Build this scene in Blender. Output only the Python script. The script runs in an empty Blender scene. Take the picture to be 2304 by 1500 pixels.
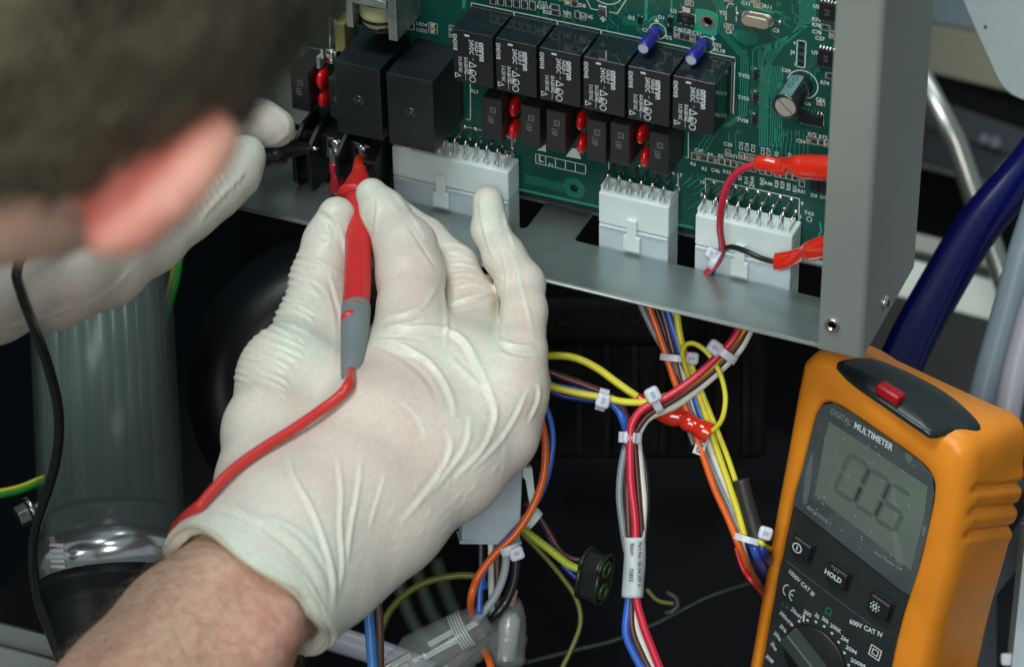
import bpy, bmesh, math, random
import numpy as np
from mathutils import Matrix, Vector
random.seed(7)
rng = np.random.default_rng(7)
S = 0.001                                   # everything below is written in millimetres
scene = bpy.context.scene
COL = scene.collection

# ------------------------------------------------------------------ camera (solved from the relay row and the enclosure edges)
YAW, PITCH, ROLL, TX, TZ, DIST, FPX = .4195, .6376, -.0192, 13.6765, -150.612, 1260.95, 7002.7
_F = np.array([-math.sin(YAW)*math.cos(PITCH), math.cos(YAW)*math.cos(PITCH), -math.sin(PITCH)])
_R = np.cross(_F, [0, 0, 1.]); _R /= np.linalg.norm(_R); _U = np.cross(_R, _F)
_c, _s = math.cos(ROLL), math.sin(ROLL)
_R, _U = _c*_R+_s*_U, -_s*_R+_c*_U
CAM = np.array([TX, 0, TZ])-DIST*_F
camd = bpy.data.cameras.new("camera"); cam = bpy.data.objects.new("camera", camd); COL.objects.link(cam)
camd.sensor_width = 36; camd.lens = FPX/2304*36
camd.clip_start = .02; camd.clip_end = 60
camd.dof.use_dof = True; camd.dof.focus_distance = 1.180; camd.dof.aperture_fstop = 10.5
m = Matrix((( _R[0], _U[0], -_F[0], CAM[0]*S), (_R[1], _U[1], -_F[1], CAM[1]*S), (_R[2], _U[2], -_F[2], CAM[2]*S), (0, 0, 0, 1)))
cam.matrix_world = m
scene.camera = cam

# ------------------------------------------------------------------ light: a dim room with soft ceiling tubes, plus an added key and fill
world = bpy.data.worlds.new("World"); scene.world = world; world.use_nodes = True
bg = world.node_tree.nodes["Background"]; bg.inputs[0].default_value = (.80, .95, 1.0, 1); bg.inputs[1].default_value = .29
def area(name, loc, target, sx, sy, power, col):
    ld = bpy.data.lights.new(name, 'AREA'); ld.shape = 'RECTANGLE'; ld.size = sx; ld.size_y = sy; ld.energy = power; ld.color = col
    o = bpy.data.objects.new(name, ld); COL.objects.link(o); o.location = loc
    o.rotation_euler = (Vector(target)-Vector(loc)).to_track_quat('-Z', 'Y').to_euler()
    return o
area("ceiling_light", (-.25, -.75, 2.1), (0, -.02, -.1), 1.1, .6, 40, (.93, 1, .98))
area("ceiling_light", (.1, 1.3, 2.0), (.05, 0, -.1), 1.2, .5, 16, (.86, .97, 1))
area("added_key_light", (.50, -2.0, 1.40), (0, -.05, -.18), 1.1, .9, 40, (1, .985, .95))  # added key from the camera side, brightens gloves, forearm and board
area("added_fill_light", (-1.3, -2.2, 1.0), (0, -.02, -.15), 1.0, 1.0, 26, (.97, 1, .97))  # added fill from the front left, no window stands there
scene.view_settings.view_transform = 'Standard'; scene.view_settings.look = 'None'
scene.view_settings.exposure = -.25; scene.view_settings.gamma = 1
scene.cycles.max_bounces = 10; scene.cycles.transparent_max_bounces = 16

# ------------------------------------------------------------------ helpers
def ray(px, py): return _F+_R*(px-1152)/FPX+_U*(750-py)/FPX
def onH(px, py, h=0.):
    d = ray(px, py); return CAM+(-h-CAM[1])/d[1]*d
def onZ(px, py, z):
    d = ray(px, py); return CAM+(z-CAM[2])/d[2]*d
def onX(px, py, x):
    d = ray(px, py); return CAM+(x-CAM[0])/d[0]*d
def at(px, py, dd): return CAM+dd*ray(px, py)
def proj(P):
    d = np.asarray(P, float)-CAM; z = d@_F
    return 1152+FPX*(d@_R)/z, 750-FPX*(d@_U)/z, z

def lin(r, g, b):
    f = lambda c: (c/255/12.92) if c/255 <= .04045 else ((c/255+.055)/1.055)**2.4
    return (f(r), f(g), f(b), 1)
def mat(name, col, rough=.5, metal=0., spec=.5, var=0., vscale=60., bump=0., bscale=300., trans=0., ior=1.45, coat=0., sss=0., alpha=1., stretch=None, emis=None, ssc=(1, .4, .3)):
    M = bpy.data.materials.new(name); M.use_nodes = True; nt = M.node_tree; b = nt.nodes["Principled BSDF"]
    c = tuple(col)[:3]+(1,)
    b.inputs["Base Color"].default_value = c; b.inputs["Roughness"].default_value = rough; b.inputs["Metallic"].default_value = metal
    b.inputs["Specular IOR Level"].default_value = spec; b.inputs["IOR"].default_value = ior
    if trans: b.inputs["Transmission Weight"].default_value = trans
    if coat: b.inputs["Coat Weight"].default_value = coat; b.inputs["Coat Roughness"].default_value = .08
    if alpha < 1: b.inputs["Alpha"].default_value = alpha
    if sss:
        b.inputs["Subsurface Weight"].default_value = sss; b.inputs["Subsurface Radius"].default_value = ssc; b.inputs["Subsurface Scale"].default_value = .004
    if emis: b.inputs["Emission Color"].default_value = tuple(emis[:3])+(1,); b.inputs["Emission Strength"].default_value = emis[3]
    tc = nt.nodes.new("ShaderNodeTexCoord"); src = tc.outputs["Object"]
    if stretch:
        mp = nt.nodes.new("ShaderNodeMapping"); mp.inputs["Scale"].default_value = stretch; nt.links.new(src, mp.inputs[0]); src = mp.outputs[0]
    if var:
        n = nt.nodes.new("ShaderNodeTexNoise"); n.inputs["Scale"].default_value = vscale; n.inputs["Detail"].default_value = 6; nt.links.new(src, n.inputs["Vector"])
        mr = nt.nodes.new("ShaderNodeMapRange"); mr.inputs[1].default_value = .3; mr.inputs[2].default_value = .7; mr.inputs[3].default_value = 1-var; mr.inputs[4].default_value = 1+var
        nt.links.new(n.outputs[0], mr.inputs[0])
        mx = nt.nodes.new("ShaderNodeVectorMath"); mx.operation = 'SCALE'; mx.inputs[0].default_value = c[:3]
        nt.links.new(mr.outputs[0], mx.inputs["Scale"]); nt.links.new(mx.outputs[0], b.inputs["Base Color"])
        rr = nt.nodes.new("ShaderNodeMapRange"); rr.inputs[1].default_value = .3; rr.inputs[2].default_value = .7
        rr.inputs[3].default_value = max(.02, rough*(1-var*.8)); rr.inputs[4].default_value = min(1, rough*(1+var*.8))
        nt.links.new(n.outputs[0], rr.inputs[0]); nt.links.new(rr.outputs[0], b.inputs["Roughness"])
    if bump:
        n2 = nt.nodes.new("ShaderNodeTexNoise"); n2.inputs["Scale"].default_value = bscale; n2.inputs["Detail"].default_value = 5; nt.links.new(src, n2.inputs["Vector"])
        bp = nt.nodes.new("ShaderNodeBump"); bp.inputs["Strength"].default_value = bump; bp.inputs["Distance"].default_value = .001
        nt.links.new(n2.outputs[0], bp.inputs["Height"]); nt.links.new(bp.outputs[0], b.inputs["Normal"])
    return M

def mkmesh(name, V, Fs, smooth=False, mi=None):
    me = bpy.data.meshes.new(name); me.from_pydata([tuple(v) for v in (np.asarray(V, float)*S)], [], [tuple(int(i) for i in f) for f in Fs]); me.update()
    if smooth: me.polygons.foreach_set("use_smooth", [True]*len(me.polygons))
    if mi is not None: me.polygons.foreach_set("material_index", mi)
    return me
def link(name, data, mats, parent=None, loc=None):
    if isinstance(mats, bpy.types.Material): mats = [mats]
    if data is not None and mats and len(data.materials) == 0:
        for q in mats: data.materials.append(q)
    o = bpy.data.objects.new(name, data); COL.objects.link(o)
    if loc is not None: o.location = Vector(loc)*S
    if parent: o.parent = parent
    return o
def tag(o, label=None, cat=None, group=None, kind=None):
    if label: o["label"] = label
    if cat: o["category"] = cat
    if group: o["group"] = group
    if kind: o["kind"] = kind
    return o
def thing(name, label, cat, loc=(0, 0, 0), group=None, M=None):
    o = link(name, None, None); o.empty_display_size = .01
    if M is not None: o.matrix_world = M
    else: o.location = Vector(loc)*S
    return tag(o, label, cat, group)

class MB:
    """collects shapes (millimetres, local frame) and links them as ONE mesh object"""
    def __init__(s): s.V = []; s.F = []; s.M = []; s.n = 0; s.sm = []
    def add(s, V, Fs, mi=0, smooth=False):
        V = np.asarray(V, float); s.V.append(V)
        for f in Fs: s.F.append([i+s.n for i in f]); s.M.append(mi); s.sm.append(smooth)
        s.n += len(V); return s
    def box(s, c, d, mi=0, bev=0., A=None):
        c = np.array(c, float); h = np.array(d, float)/2
        if bev <= 0:
            V = np.array([[x, y, z] for x in (-1, 1) for y in (-1, 1) for z in (-1, 1)])*h
            Fs = [(0, 1, 3, 2), (4, 6, 7, 5), (0, 4, 5, 1), (2, 3, 7, 6), (0, 2, 6, 4), (1, 5, 7, 3)]
        else:
            bm = bmesh.new(); bmesh.ops.create_cube(bm, size=1)
            for v in bm.verts: v.co = Vector((v.co.x*2*h[0], v.co.y*2*h[1], v.co.z*2*h[2]))
            bmesh.ops.bevel(bm, geom=bm.edges[:], offset=bev, segments=2, affect='EDGES', profile=.5)
            bm.verts.index_update(); V = np.array([v.co[:] for v in bm.verts]); Fs = [[v.index for v in f.verts] for f in bm.faces]; bm.free()
        if A is not None: V = V@np.array(A).T
        return s.add(V+c, Fs, mi, False)
    def prism(s, poly, o, u, v, w, mi=0):
        """polygon in (u,v) from origin o, swept by vector w"""
        o, u, v, w = (np.array(q, float) for q in (o, u, v, w)); n = len(poly)
        P = np.array([o+a*u+b*v for a, b in poly]); V = np.vstack([P, P+w])
        return s.add(V, [list(range(n))[::-1], list(range(n, 2*n))]+[(i, (i+1) % n, (i+1) % n+n, i+n) for i in range(n)], mi)
    def lathe(s, prof, o, ax, seg=24, mi=0, smooth=True, caps=True, sc=(1, 1), ref=None):
        """prof: (distance along ax, radius)"""
        o = np.array(o, float); ax = np.array(ax, float); ax /= np.linalg.norm(ax)
        t = np.array(ref if ref is not None else ([0, 0, 1.] if abs(ax[2]) < .9 else [1., 0, 0])); u = np.cross(t, ax); u /= np.linalg.norm(u); v = np.cross(ax, u)
        a = np.arange(seg)*2*math.pi/seg; V = []
        for d, r in prof:
            V += [o+ax*d+r*(sc[0]*math.cos(q)*u+sc[1]*math.sin(q)*v) for q in a]
        Fs = []
        for k in range(len(prof)-1):
            for i in range(seg): j = (i+1) % seg; Fs.append((k*seg+i, k*seg+j, (k+1)*seg+j, (k+1)*seg+i))
        s.add(V, Fs, mi, smooth)
        if caps:
            n0 = s.n-len(V)
            for k, rev in ((0, True), (len(prof)-1, False)):
                if prof[k][1] > 1e-6:
                    idx = [n0+k*seg+i for i in range(seg)]
                    s.F.append(idx[::-1] if rev else idx); s.M.append(mi); s.sm.append(False)
        return s
    def tube(s, P, r, seg=10, mi=0, caps=True):
        P = np.array(P, float); n = len(P); rr = np.broadcast_to(np.asarray(r, float), (n,)) if np.ndim(r) < 2 else r
        T = np.gradient(P, axis=0); T /= np.linalg.norm(T, axis=1)[:, None]+1e-12
        u = np.cross(T[0], [0.13, .2, 1.]); u /= np.linalg.norm(u); V = []
        for i in range(n):
            u = u-T[i]*(u@T[i]); u /= np.linalg.norm(u)+1e-12; w = np.cross(T[i], u)
            for k in range(seg):
                a = 2*math.pi*k/seg; V.append(P[i]+rr[i]*(math.cos(a)*u+math.sin(a)*w))
        Fs = [(i*seg+k, i*seg+(k+1) % seg, (i+1)*seg+(k+1) % seg, (i+1)*seg+k) for i in range(n-1) for k in range(seg)]
        s.add(V, Fs, mi, True)
        if caps:
            n0 = s.n-len(V)
            s.F.append([n0+k for k in range(seg)][::-1]); s.M.append(mi); s.sm.append(False)
            s.F.append([n0+(n-1)*seg+k for k in range(seg)]); s.M.append(mi); s.sm.append(False)
        return s
    def mesh(s, name):
        V = np.vstack(s.V); me = mkmesh(name, V, s.F, mi=s.M); me.polygons.foreach_set("use_smooth", s.sm); return me
    def build(s, name, mats, parent=None, loc=None, bev=0., seg=2):
        o = link(name, s.mesh(name), mats, parent, loc)
        if bev: bevel(o, bev, seg)
        return o
def bevel(o, w, seg=2, ang=35):
    b = o.modifiers.new("bevel", 'BEVEL'); b.width = w*S; b.segments = seg; b.limit_method = 'ANGLE'; b.angle_limit = math.radians(ang); b.harden_normals = False
    return o
def spline(P, n=8):
    P = np.array(P, float); Q = np.vstack([2*P[0]-P[1], P, 2*P[-1]-P[-2]]); out = []
    for i in range(1, len(Q)-2):
        a, b, c, d = Q[i-1:i+3]
        for k in range(n):
            t = k/n; out.append(.5*((2*b)+(-a+c)*t+(2*a-5*b+4*c-d)*t*t+(-a+3*b-3*c+d)*t**3))
    out.append(Q[-2]); return np.array(out)
def pts(L): return [at(*p) for p in L]
_tc = {}
def text_geo(s, size=1., off=0., ax='CENTER', ay='CENTER', shear=0.):
    k = (s, ax, ay, off, shear)
    if k not in _tc:
        c = bpy.data.curves.new("t", 'FONT'); c.body = s; c.size = 1; c.align_x = ax; c.align_y = ay; c.offset = off; c.resolution_u = 2; c.shear = shear
        o = bpy.data.objects.new("t", c); COL.objects.link(o); dg = bpy.context.evaluated_depsgraph_get(); me = o.evaluated_get(dg).to_mesh()
        V = np.array([v.co[:] for v in me.vertices]); Fs = [list(p.vertices) for p in me.polygons]; o.evaluated_get(dg).to_mesh_clear()
        bpy.data.objects.remove(o); bpy.data.curves.remove(c); _tc[k] = (V, Fs)
    V, Fs = _tc[k]; return V*size, Fs
def text_on(mb, s, o, u, v, size, mi=0, off=0.0, ax='CENTER', ay='CENTER', wx=1., shear=0.):
    V, Fs = text_geo(s, size, off, ax, ay, shear)
    if len(V) == 0: return
    o, u, v = (np.array(q, float) for q in (o, u, v)); mb.add(o+V[:, :1]*wx*u+V[:, 1:2]*v, Fs, mi)

# ------------------------------------------------------------------ materials
BLACKP = mat("black_plastic", (.008, .009, .011), .42, var=.2, vscale=90, bump=.08, bscale=900)
RELAYF = mat("relay_case", (.011, .012, .015), .38, bump=.10, bscale=1500, var=.12, vscale=120)
RELAYS_ = mat("relay_gloss", (.014, .020, .024), .07, spec=1.0, var=.25, vscale=200)  # bluish grey sheen of the relay tops lifted into the base colour
PRELAY = mat("power_relay_case", (.011, .015, .018), .40, var=.15, vscale=70, bump=.06, bscale=1200)
GREEN = mat("solder_mask", (.006, .074, .058), .24, var=.22, vscale=22, spec=.5)
TRACE = mat("trace", (.028, .30, .20), .25)
PADG = mat("bare_green", (.02, .33, .20), .3)
SILK = mat("silkscreen_ink", (.66, .72, .68), .6)
WHITEINK = mat("white_ink", (.70, .76, .80), .55)
REDV = mat("red_lacquer", (.64, .010, .012), .16, coat=.6)
BLUEC = mat("blue_sleeve", (.022, .018, .26), .28, coat=.3)
TIN = mat("tin", (.66, .67, .66), .22, metal=1, var=.2, vscale=700)
DULLTIN = mat("solder", (.50, .52, .50), .38, metal=1, var=.3, vscale=900)
STEEL = mat("galvanised_sheet", (.36, .42, .425), .33, metal=.8, var=.24, vscale=26, bump=.07, bscale=520)
STEELB = mat("brushed_frame", (.38, .42, .39), .38, metal=.55, var=.11, vscale=9, bump=.03, bscale=420)
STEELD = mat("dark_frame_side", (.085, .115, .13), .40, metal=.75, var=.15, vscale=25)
NYLON = mat("natural_nylon", (.72, .83, .83), .38, sss=.35, ssc=(.9, 1, 1), var=.05, vscale=60)
NYLON2 = mat("clear_nylon_plug", (.60, .71, .75), .34, sss=.3, ssc=(.9, 1, 1), trans=.15, var=.10, vscale=90)
TIEM = mat("nylon_tie", (.60, .64, .74), .32, sss=.4, ssc=(.9, .9, 1))
# ================================================================== enclosure (bent sheet metal box that carries the board)
X0, X1, YF, YB, ZB = -90., 172.8, -41., 21., -88.
enc = thing("metal_enclosure", "open galvanised sheet metal box holding the green circuit board", "enclosure", (0, 0, 0))
def arc(cx, cy, r, a0, a1, n=5): return [(cx+r*math.cos(math.radians(a0+(a1-a0)*k/n)), cy+r*math.sin(math.radians(a0+(a1-a0)*k/n))) for k in range(n+1)]
def slot(xa, xb, yb=7.6, yf=-12.6, r=2.4):
    return [(xb, yb)]+arc(xb-r, yf+r, r, 0, -90)+arc(xa+r, yf+r, r, -90, -180)+[(xa, yb)]
# one sheet: front strip with three slots, closed behind by a narrow strip butted to it
out = [(X0, YF+.6), (X1-1.2, YF+.6), (X1-1.2, 7.6)]
out = [(X0, 7.6), (X0, YF+.6), (X1-1.2, YF+.6), (X1-1.2, 7.6)]
for a, b in ((46, 150), (-36, 26), (-73.6, -40)): out += slot(a, b)
mb = MB(); mb.prism(out, (0, 0, ZB-1.2), (1, 0, 0), (0, 1, 0), (0, 0, 1.2))
mb.box(((X0+X1-1.2)/2, 9.2, ZB-.6), (X1-1.2-X0, 3.2, 1.2))
bp = mb.build("bottom_panel", STEEL, enc, bev=.25)
hem = MB(); hem.tube([(X0, YF+.3, ZB-.8), (X1-2, YF+.3, ZB-.8)], .62, 8); hem.build("folded_edge", STEELB, bp)
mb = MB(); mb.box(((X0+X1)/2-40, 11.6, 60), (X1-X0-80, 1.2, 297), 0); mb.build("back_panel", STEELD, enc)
# right channel: front flange, bend, side
prof = [(155.6, YF-1.1), (X1-2.6, YF-1.1)]+[(X1-2.6+2.6*math.cos(math.radians(t)), YF-1.1+2.6+2.6*math.sin(math.radians(t))) for t in range(-80, 1, 16)]+[(X1, YB), (X1-1.1, YB), (X1-1.1, YF+2)]+[(X1-2.6, YF), (155.6, YF)]
mb = MB(); mb.prism(prof, (0, 0, ZB-1.0), (1, 0, 0), (0, 1, 0), (0, 0, 320)); side = mb.build("side_channel", STEELB, enc, bev=.35)
mb = MB(); mb.box((164.9, YF+.9, ZB-.2), (16, 1.4, 1.8), bev=.4); mb.build("tab", STEEL, enc)
c = onH(1873, 731, 42.1); mb = MB(); mb.lathe([(0, 2.9), (.7, 2.9), (.9, 2.6), (.9, 1.7), (-.6, 1.5), (-.6, .01)], (c[0], YF-1.1, c[2]), (0, -1, 0), 28); mb.build("rivet_nut", TIN, enc)
c = onX(1990, 680, X1); sc = thing("screw", None, None, (0, 0, 0)); COL.objects.unlink(sc); bpy.data.objects.remove(sc)
mb = MB(); mb.lathe([(0, 3.0), (.5, 3.0), (1.3, 2.4), (1.7, 1.2), (1.75, .01)], (X1, c[1], c[2]), (1, 0, 0), 24); scr = mb.build("screw", TIN, enc)
mb = MB(); mb.box((X1+1.72, c[1], c[2]), (.2, 2.6, .5)); mb.box((X1+1.75, c[1], c[2]), (.2, .5, 2.6)); mb.build("cross_recess", BLACKP, scr)
# left wall
prof = [(X0+13, YF-1.1), (X0, YF-1.1), (X0, YB), (X0+1.1, YB), (X0+1.1, YF), (X0+13, YF)]
prof = [(X0, -16), (X0, YB), (X0+1.1, YB), (X0+1.1, -16)]
mb = MB(); mb.prism(prof, (0, 0, ZB), (1, 0, 0), (0, 1, 0), (0, 0, 320)); mb.build("left_wall", STEELB, enc)
mb = MB(); mb.box((-81.2, 3, 70), (15.5, 1.2, 288)); mb.box((-81.2, -1, -78), (15.5, 7, 1.2)); mb.build("mounting_rail", STEELB, enc)

# ================================================================== circuit board
pcb = thing("circuit_board", "green circuit board packed with black relays and white lettering inside the metal box", "circuit board", (0, 0, 0))
BX0, BX1, BZ0, BZ1 = -73., 160., -80., 120.
hole = onH(1592, 49.6); hole2 = onH(1292, 423)
# board with two real drilled holes (ring strips around each hole butt against the rectangles)
def plate(mb, x0, x1, z0, z1, holes, y0, y1, outer=None):
    bm = bmesh.new(); 
    def loop(P): return [bm.verts.new((p[0]*S, y0*S, p[1]*S)) for p in P]
    L = [loop(outer or [(x0, z0), (x1, z0), (x1, z1), (x0, z1)])]+[loop([(h[0]+h[2]*math.cos(a*math.pi/10), h[1]+h[2]*math.sin(a*math.pi/10)) for a in range(20)]) for h in holes]
    ed = [bm.edges.new((l[i], l[(i+1) % len(l)])) for l in L for i in range(len(l))]
    bmesh.ops.triangle_fill(bm, edges=ed, use_beauty=True, use_dissolve=False)
    g = bmesh.ops.extrude_face_region(bm, geom=bm.faces[:]); bmesh.ops.translate(bm, vec=(0, (y1-y0)*S, 0), verts=[v for v in g['geom'] if isinstance(v, bmesh.types.BMVert)])
    bmesh.ops.recalc_face_normals(bm, faces=bm.faces[:]); me = bpy.data.meshes.new("board"); bm.to_mesh(me); bm.free(); return me
EDGE = mat("board_edge", (.05, .16, .09), .5)
brd = link("board", plate(None, BX0, BX1, BZ0, BZ1, [(hole[0], hole[2], 2.0), (hole2[0], hole2[2], 1.7)], 0, 1.6), [GREEN], pcb)

tr = MB()   # copper tracks under the mask (slightly proud ribbons)
def ribbon(mb, P, w, h=.06, mi=0):
    P = np.array([[p[0], p[2]] for p in P]); n = len(P)
    T = np.gradient(P, axis=0); T /= np.linalg.norm(T, axis=1)[:, None]+1e-9; N = np.stack([-T[:, 1], T[:, 0]], 1)
    a = P+N*w/2; b = P-N*w/2
    V = [(q[0], -h, q[1]) for q in a]+[(q[0], -h, q[1]) for q in b]
    mb.add(V, [(i, i+1, n+i+1, n+i) for i in range(n-1)], mi)
def track(px, w=.28, offs=(0,), d=(0, 0), h=.06, mb=None):
    for k in offs: ribbon(mb or tr, [onH(x+d[0]*k, y+d[1]*k) for x, y in px], w, h)
# the bus that drops from the top, slants left and runs down past the relays
for k in range(9):
    track([(1800+4.2*k, -10), (1800+4.2*k, 48), (1793+4.2*k, 62), (1738-5.5*k+2, 98-4.2*k+34), (1732-3.8*k, 150), (1728-3.6*k, 190), (1727-3.6*k, 330)] if k < 6 else [(1800+4.2*k, -10), (1801+4.2*k, 40), (1770, 66+4*k), (1700+8*(k-6), 108+4*(k-6)), (1694+14*(k-6), 116), (1693+14*(k-6), 158)], .26)
track([(1735, 148), (1730, 205), (1736, 222), (1732, 330)], .28, range(6), (5, 0))
track([(1610, -10), (1620, 76), (1668, 130), (1664, 258), (1624, 286)], .28, range(4), (5.2, 0))
track([(1600, 286), (1572, 330), (1560, 345)], .28, range(3), (9, 3))
for a, b in ((1640, 1700), (1655, 1725)): track([(a, 300), (a+1, 352)], .26)
for x in (1762, 1780, 1790, 1826, 1834): track([(x, 160), (x-1, 180)], .25)
for k in range(9): track([(1745+9*k, 292), (1745+9*k, 318), (1738+10*k, 330), (1737+10*k, 372)], .25)
for k in range(10): track([(1556+14*k, 388+3*k), (1556+14*k, 402+3*k), (1534+14*k, 418+3*k)], .25)
track([(1455, -10), (1453, 50)], 1.3); track([(1512, -10), (1510, 38)], .7); track([(1435, 66), (1470, 40), (1484, 36)], .9)
track([(1045, -5), (1043, 20)], 1.4); track([(1640, -10), (1700, 22), (1740, 30)], .28, range(4), (9, 0))
track([(1660, 0), (1672, 14), (1760, 52)], .26, range(2), (20, -8))
track([(1150, 422), (1560, 512)], 1.1); track([(1570, 512), (1720, 552)], 1.0)
track([(1845, 500), (1848, 520), (1836, 545), (1800, 566)], .9); track([(1556, 400), (1540, 412)], .5)
for k in range(22): track([(1182+4*k, 392+.9*k), (1182+4*k, 412+.9*k)], .22)
for k in range(18): track([(1400+4*k, 130+.8*k-95), (1404+4*k, 150+.8*k-95)], .2)
for k in range(14): track([(1650+4*k, 66+.7*k), (1650+4*k, 98-.8*abs(k-7)*2+.7*k)], .2)
for _ in range(46):   # loose short routing
    x, y = rng.uniform(1110, 1850), rng.uniform(0, 60); l = rng.uniform(10, 40)
    track([(x, y), (x, y+l*.5), (x+l*.5, y+l*.9)], .24)
for x, y in ((1545, 420), (1548, 470), (1560, 440)): track([(x, y), (x+34, y-24)], .25)
via = MB()
VIAS = [(1677, 117), (1676, 140), (1727, 184), (1719, 218), (1726, 240), (1732, 262), (1750, 195), (1757, 190), (1661, 297), (1752, 283), (1765, 303), (1793, 300), (1805, 120), (1840, 158), (1700, 205), (1719, 169), (1711, 153), (1711, 181), (1693, 153), (1693, 207), (1709, 202), (1717, 222), (1710, 232), (1690, 252), (1713, 272), (1707, 284), (1757, 50), (1800, 7), (1816, 12), (1752, 9), (1690, 68), (1655, 78), (1646, 12), (1608, 6), (1466, 2), (1447, 66), (1437, 68), (1400, 10), (1385, 30), (1280, 60), (1225, 28), (1208, 4)]
for x, y in VIAS:
    c = onH(x, y); via.lathe([(0, .85), (.07, .85), (.07, .45)], (c[0], 0, c[2]), (0, -1, 0), 12, 0, caps=False, smooth=False)
VIAM = mat("via_ring", (.06, .17, .09), .35)
t_ = tr.build("copper_tracks", TRACE, pcb); t_["kind"] = "stuff"
v_ = via.build("via_rings", VIAM, pcb); v_["kind"] = "stuff"
mb = MB(); P = [onH(x, y) for x, y in [(1565, 20), (1590, 22), (1612, 30), (1616, 38), (1614, 78), (1608, 82), (1562, 72), (1562, 40)]]
link("ground_pad", plate(None, 0, 0, 0, 0, [(hole[0], hole[2], 2.0)], -.09, -.005, [(p[0], p[2]) for p in P]), [PADG], pcb)
COPRING = mat("copper_ring", (.42, .36, .30), .35, metal=.8)
mb = MB(); mb.lathe([(-.09, 3.1), (.16, 3.1), (.16, 2.0), (-1.2, 1.95)], (hole[0], 0, hole[2]), (0, -1, 0), 28, caps=False, smooth=False); mb.build("hole_ring", COPRING, pcb)
mb = MB(); mb.lathe([(0, 4.6), (.08, 4.6), (.08, 1.75)], (hole2[0], 0, hole2[2]), (0, -1, 0), 28, caps=False, smooth=False); mb.build("hole_ring", mat("hole_green", (.01, .17, .10), .3), pcb)

# ------------------------------------------------ silkscreen
silk = MB(); HS = .13
def sline(px, w=.38): ribbon(silk, [onH(*p) for p in px], w, HS)
def slabel(s, px, py, size=1.9, rot=0, b=.02):
    c = onH(px, py); a = math.radians(rot); u = (math.cos(a), 0, math.sin(a)); v = (-math.sin(a), 0, math.cos(a))
    text_on(silk, s, (c[0], -HS, c[2]), u, v, size*1.25, 0, b, wx=.95)
def sbox(x0, y0, x1, y1, w=.3):   # board-aligned outline from two opposite corners in the picture
    a, b = onH(x0, y0), onH(x1, y1); xs = (a[0], b[0]); zs = (a[2], b[2])
    for P in (((xs[0], zs[0]), (xs[1], zs[0])), ((xs[1], zs[0]), (xs[1], zs[1])), ((xs[1], zs[1]), (xs[0], zs[1])), ((xs[0], zs[1]), (xs[0], zs[0]))):
        d = np.array(P[1])-np.array(P[0]); d = d/np.linalg.norm(d)*w/2
        ribbon(silk, [(P[0][0]-d[0], 0, P[0][1]-d[1]), (P[1][0]+d[0], 0, P[1][1]+d[1])], w, HS)
def sring(px, py, r, w=.3, a0=0, a1=360):
    c = onH(px, py); n = 28; ribbon(silk, [(c[0]+r*math.cos(math.radians(a0+(a1-a0)*k/n)), 0, c[2]+r*math.sin(math.radians(a0+(a1-a0)*k/n))) for k in range(n+1)], w, HS)
RP = 17.6646
for i in range(6):
    xs = i*RP; ribbon(silk, [(xs-.45, 0, .75), (xs+16.95, 0, .75)], .4, HS)
    ribbon(silk, [(xs-.45, 0, .75), (xs-.45, 0, -1.2)], .35, HS); ribbon(silk, [(xs+16.95, 0, .75), (xs+16.95, 0, -1.2)], .35, HS)
ribbon(silk, [(5*RP+17.0, 0, .75), (5*RP+17.0, 0, -23.4)], .4, HS)
LAB = [("C17", 1221, 8), ("R38", 1217, 17), ("R21", 1231, 16), ("R22", 1231, 28), ("LED8", 1305, 12), ("R52", 1276, 30), ("C45", 1325, 38), ("D3", 1421, 41), ("D1", 1489, 40), ("U2", 1516, 25), ("C50", 1455, 69), ("D2", 1505, 85), ("C48", 1526, 66), ("R2", 1544, 69), ("B1", 1556, 72), ("C51", 1569, 76),
       ("Y2", 1625, 29), ("C11", 1679, 8), ("R11", 1728, 16), ("C8", 1640, 72), ("C3", 1746, 69), ("C52", 1613, 102), ("RL18", 1619, 114), ("TVS2", 1674, 171), ("TVS3", 1673, 221), ("TVS8", 1671, 271), ("C69", 1769, 159), ("J4", 1784, 118), ("U7", 1834, 119), ("U5", 1837, 15), ("R79", 1837, 45), ("R78", 1837, 57), ("C78", 1838, 73), ("C57", 1845, 87), ("R74", 1856, 187), ("C56", 1846, 225), ("U6", 1818, 234), ("C54", 1802, 318), ("R72", 1828, 303), ("R73", 1852, 309),
       ("C28", 1638, 325), ("C47", 1573, 339), ("R8", 1598, 348), ("R5", 1622, 351), ("R71", 1651, 352), ("R6", 1560, 369), ("R5", 1585, 380), ("C46", 1610, 384), ("R32", 1636, 387), ("R48", 1729, 413), ("R01", 1804, 431), ("P4", 1692, 418), ("D8", 1832, 440), ("D9", 1853, 444), ("TG5", 1821, 480), ("P1", 1240, 372), ("LED4", 949, 55), ("LED5", 949, 69), ("RL9", 1068, 206), ("16", 1580, 409), ("8", 1579, 438), ("9", 1805, 458), ("1", 1802, 488), ("7", 1532, 395), ("1", 1529, 425), ("7", 1158, 318), ("1", 1156, 350)]
for s, x, y in LAB: slabel(s, x, y, 1.75 if len(s) > 1 else 1.9)
for s, x, y in (("C15", 1668, 328), ("C14", 1681, 331), ("C13", 1695, 334), ("C12", 1717, 340), ("C17", 1730, 342), ("R7", 1666, 400), ("R14", 1680, 406), ("R44", 1693, 405), ("R42", 1715, 408), ("R28", 1748, 414), ("R29", 1761, 416), ("R30", 1775, 420), ("R31", 1789, 424), ("R5", 1748, 346), ("R9", 1778, 350)): slabel(s, x, y, 1.75, 90)
for x, y, s_ in ((1357, 44, 3.4), (1478, 48, 2.8), (1604, 88, 2.8)): slabel("+", x, y, s_, 0, .06)
for x, y in ((794, 0),): pass
slabel("4", 1788, 97, 1.5); slabel("1", 1789, 145, 1.5)
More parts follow.
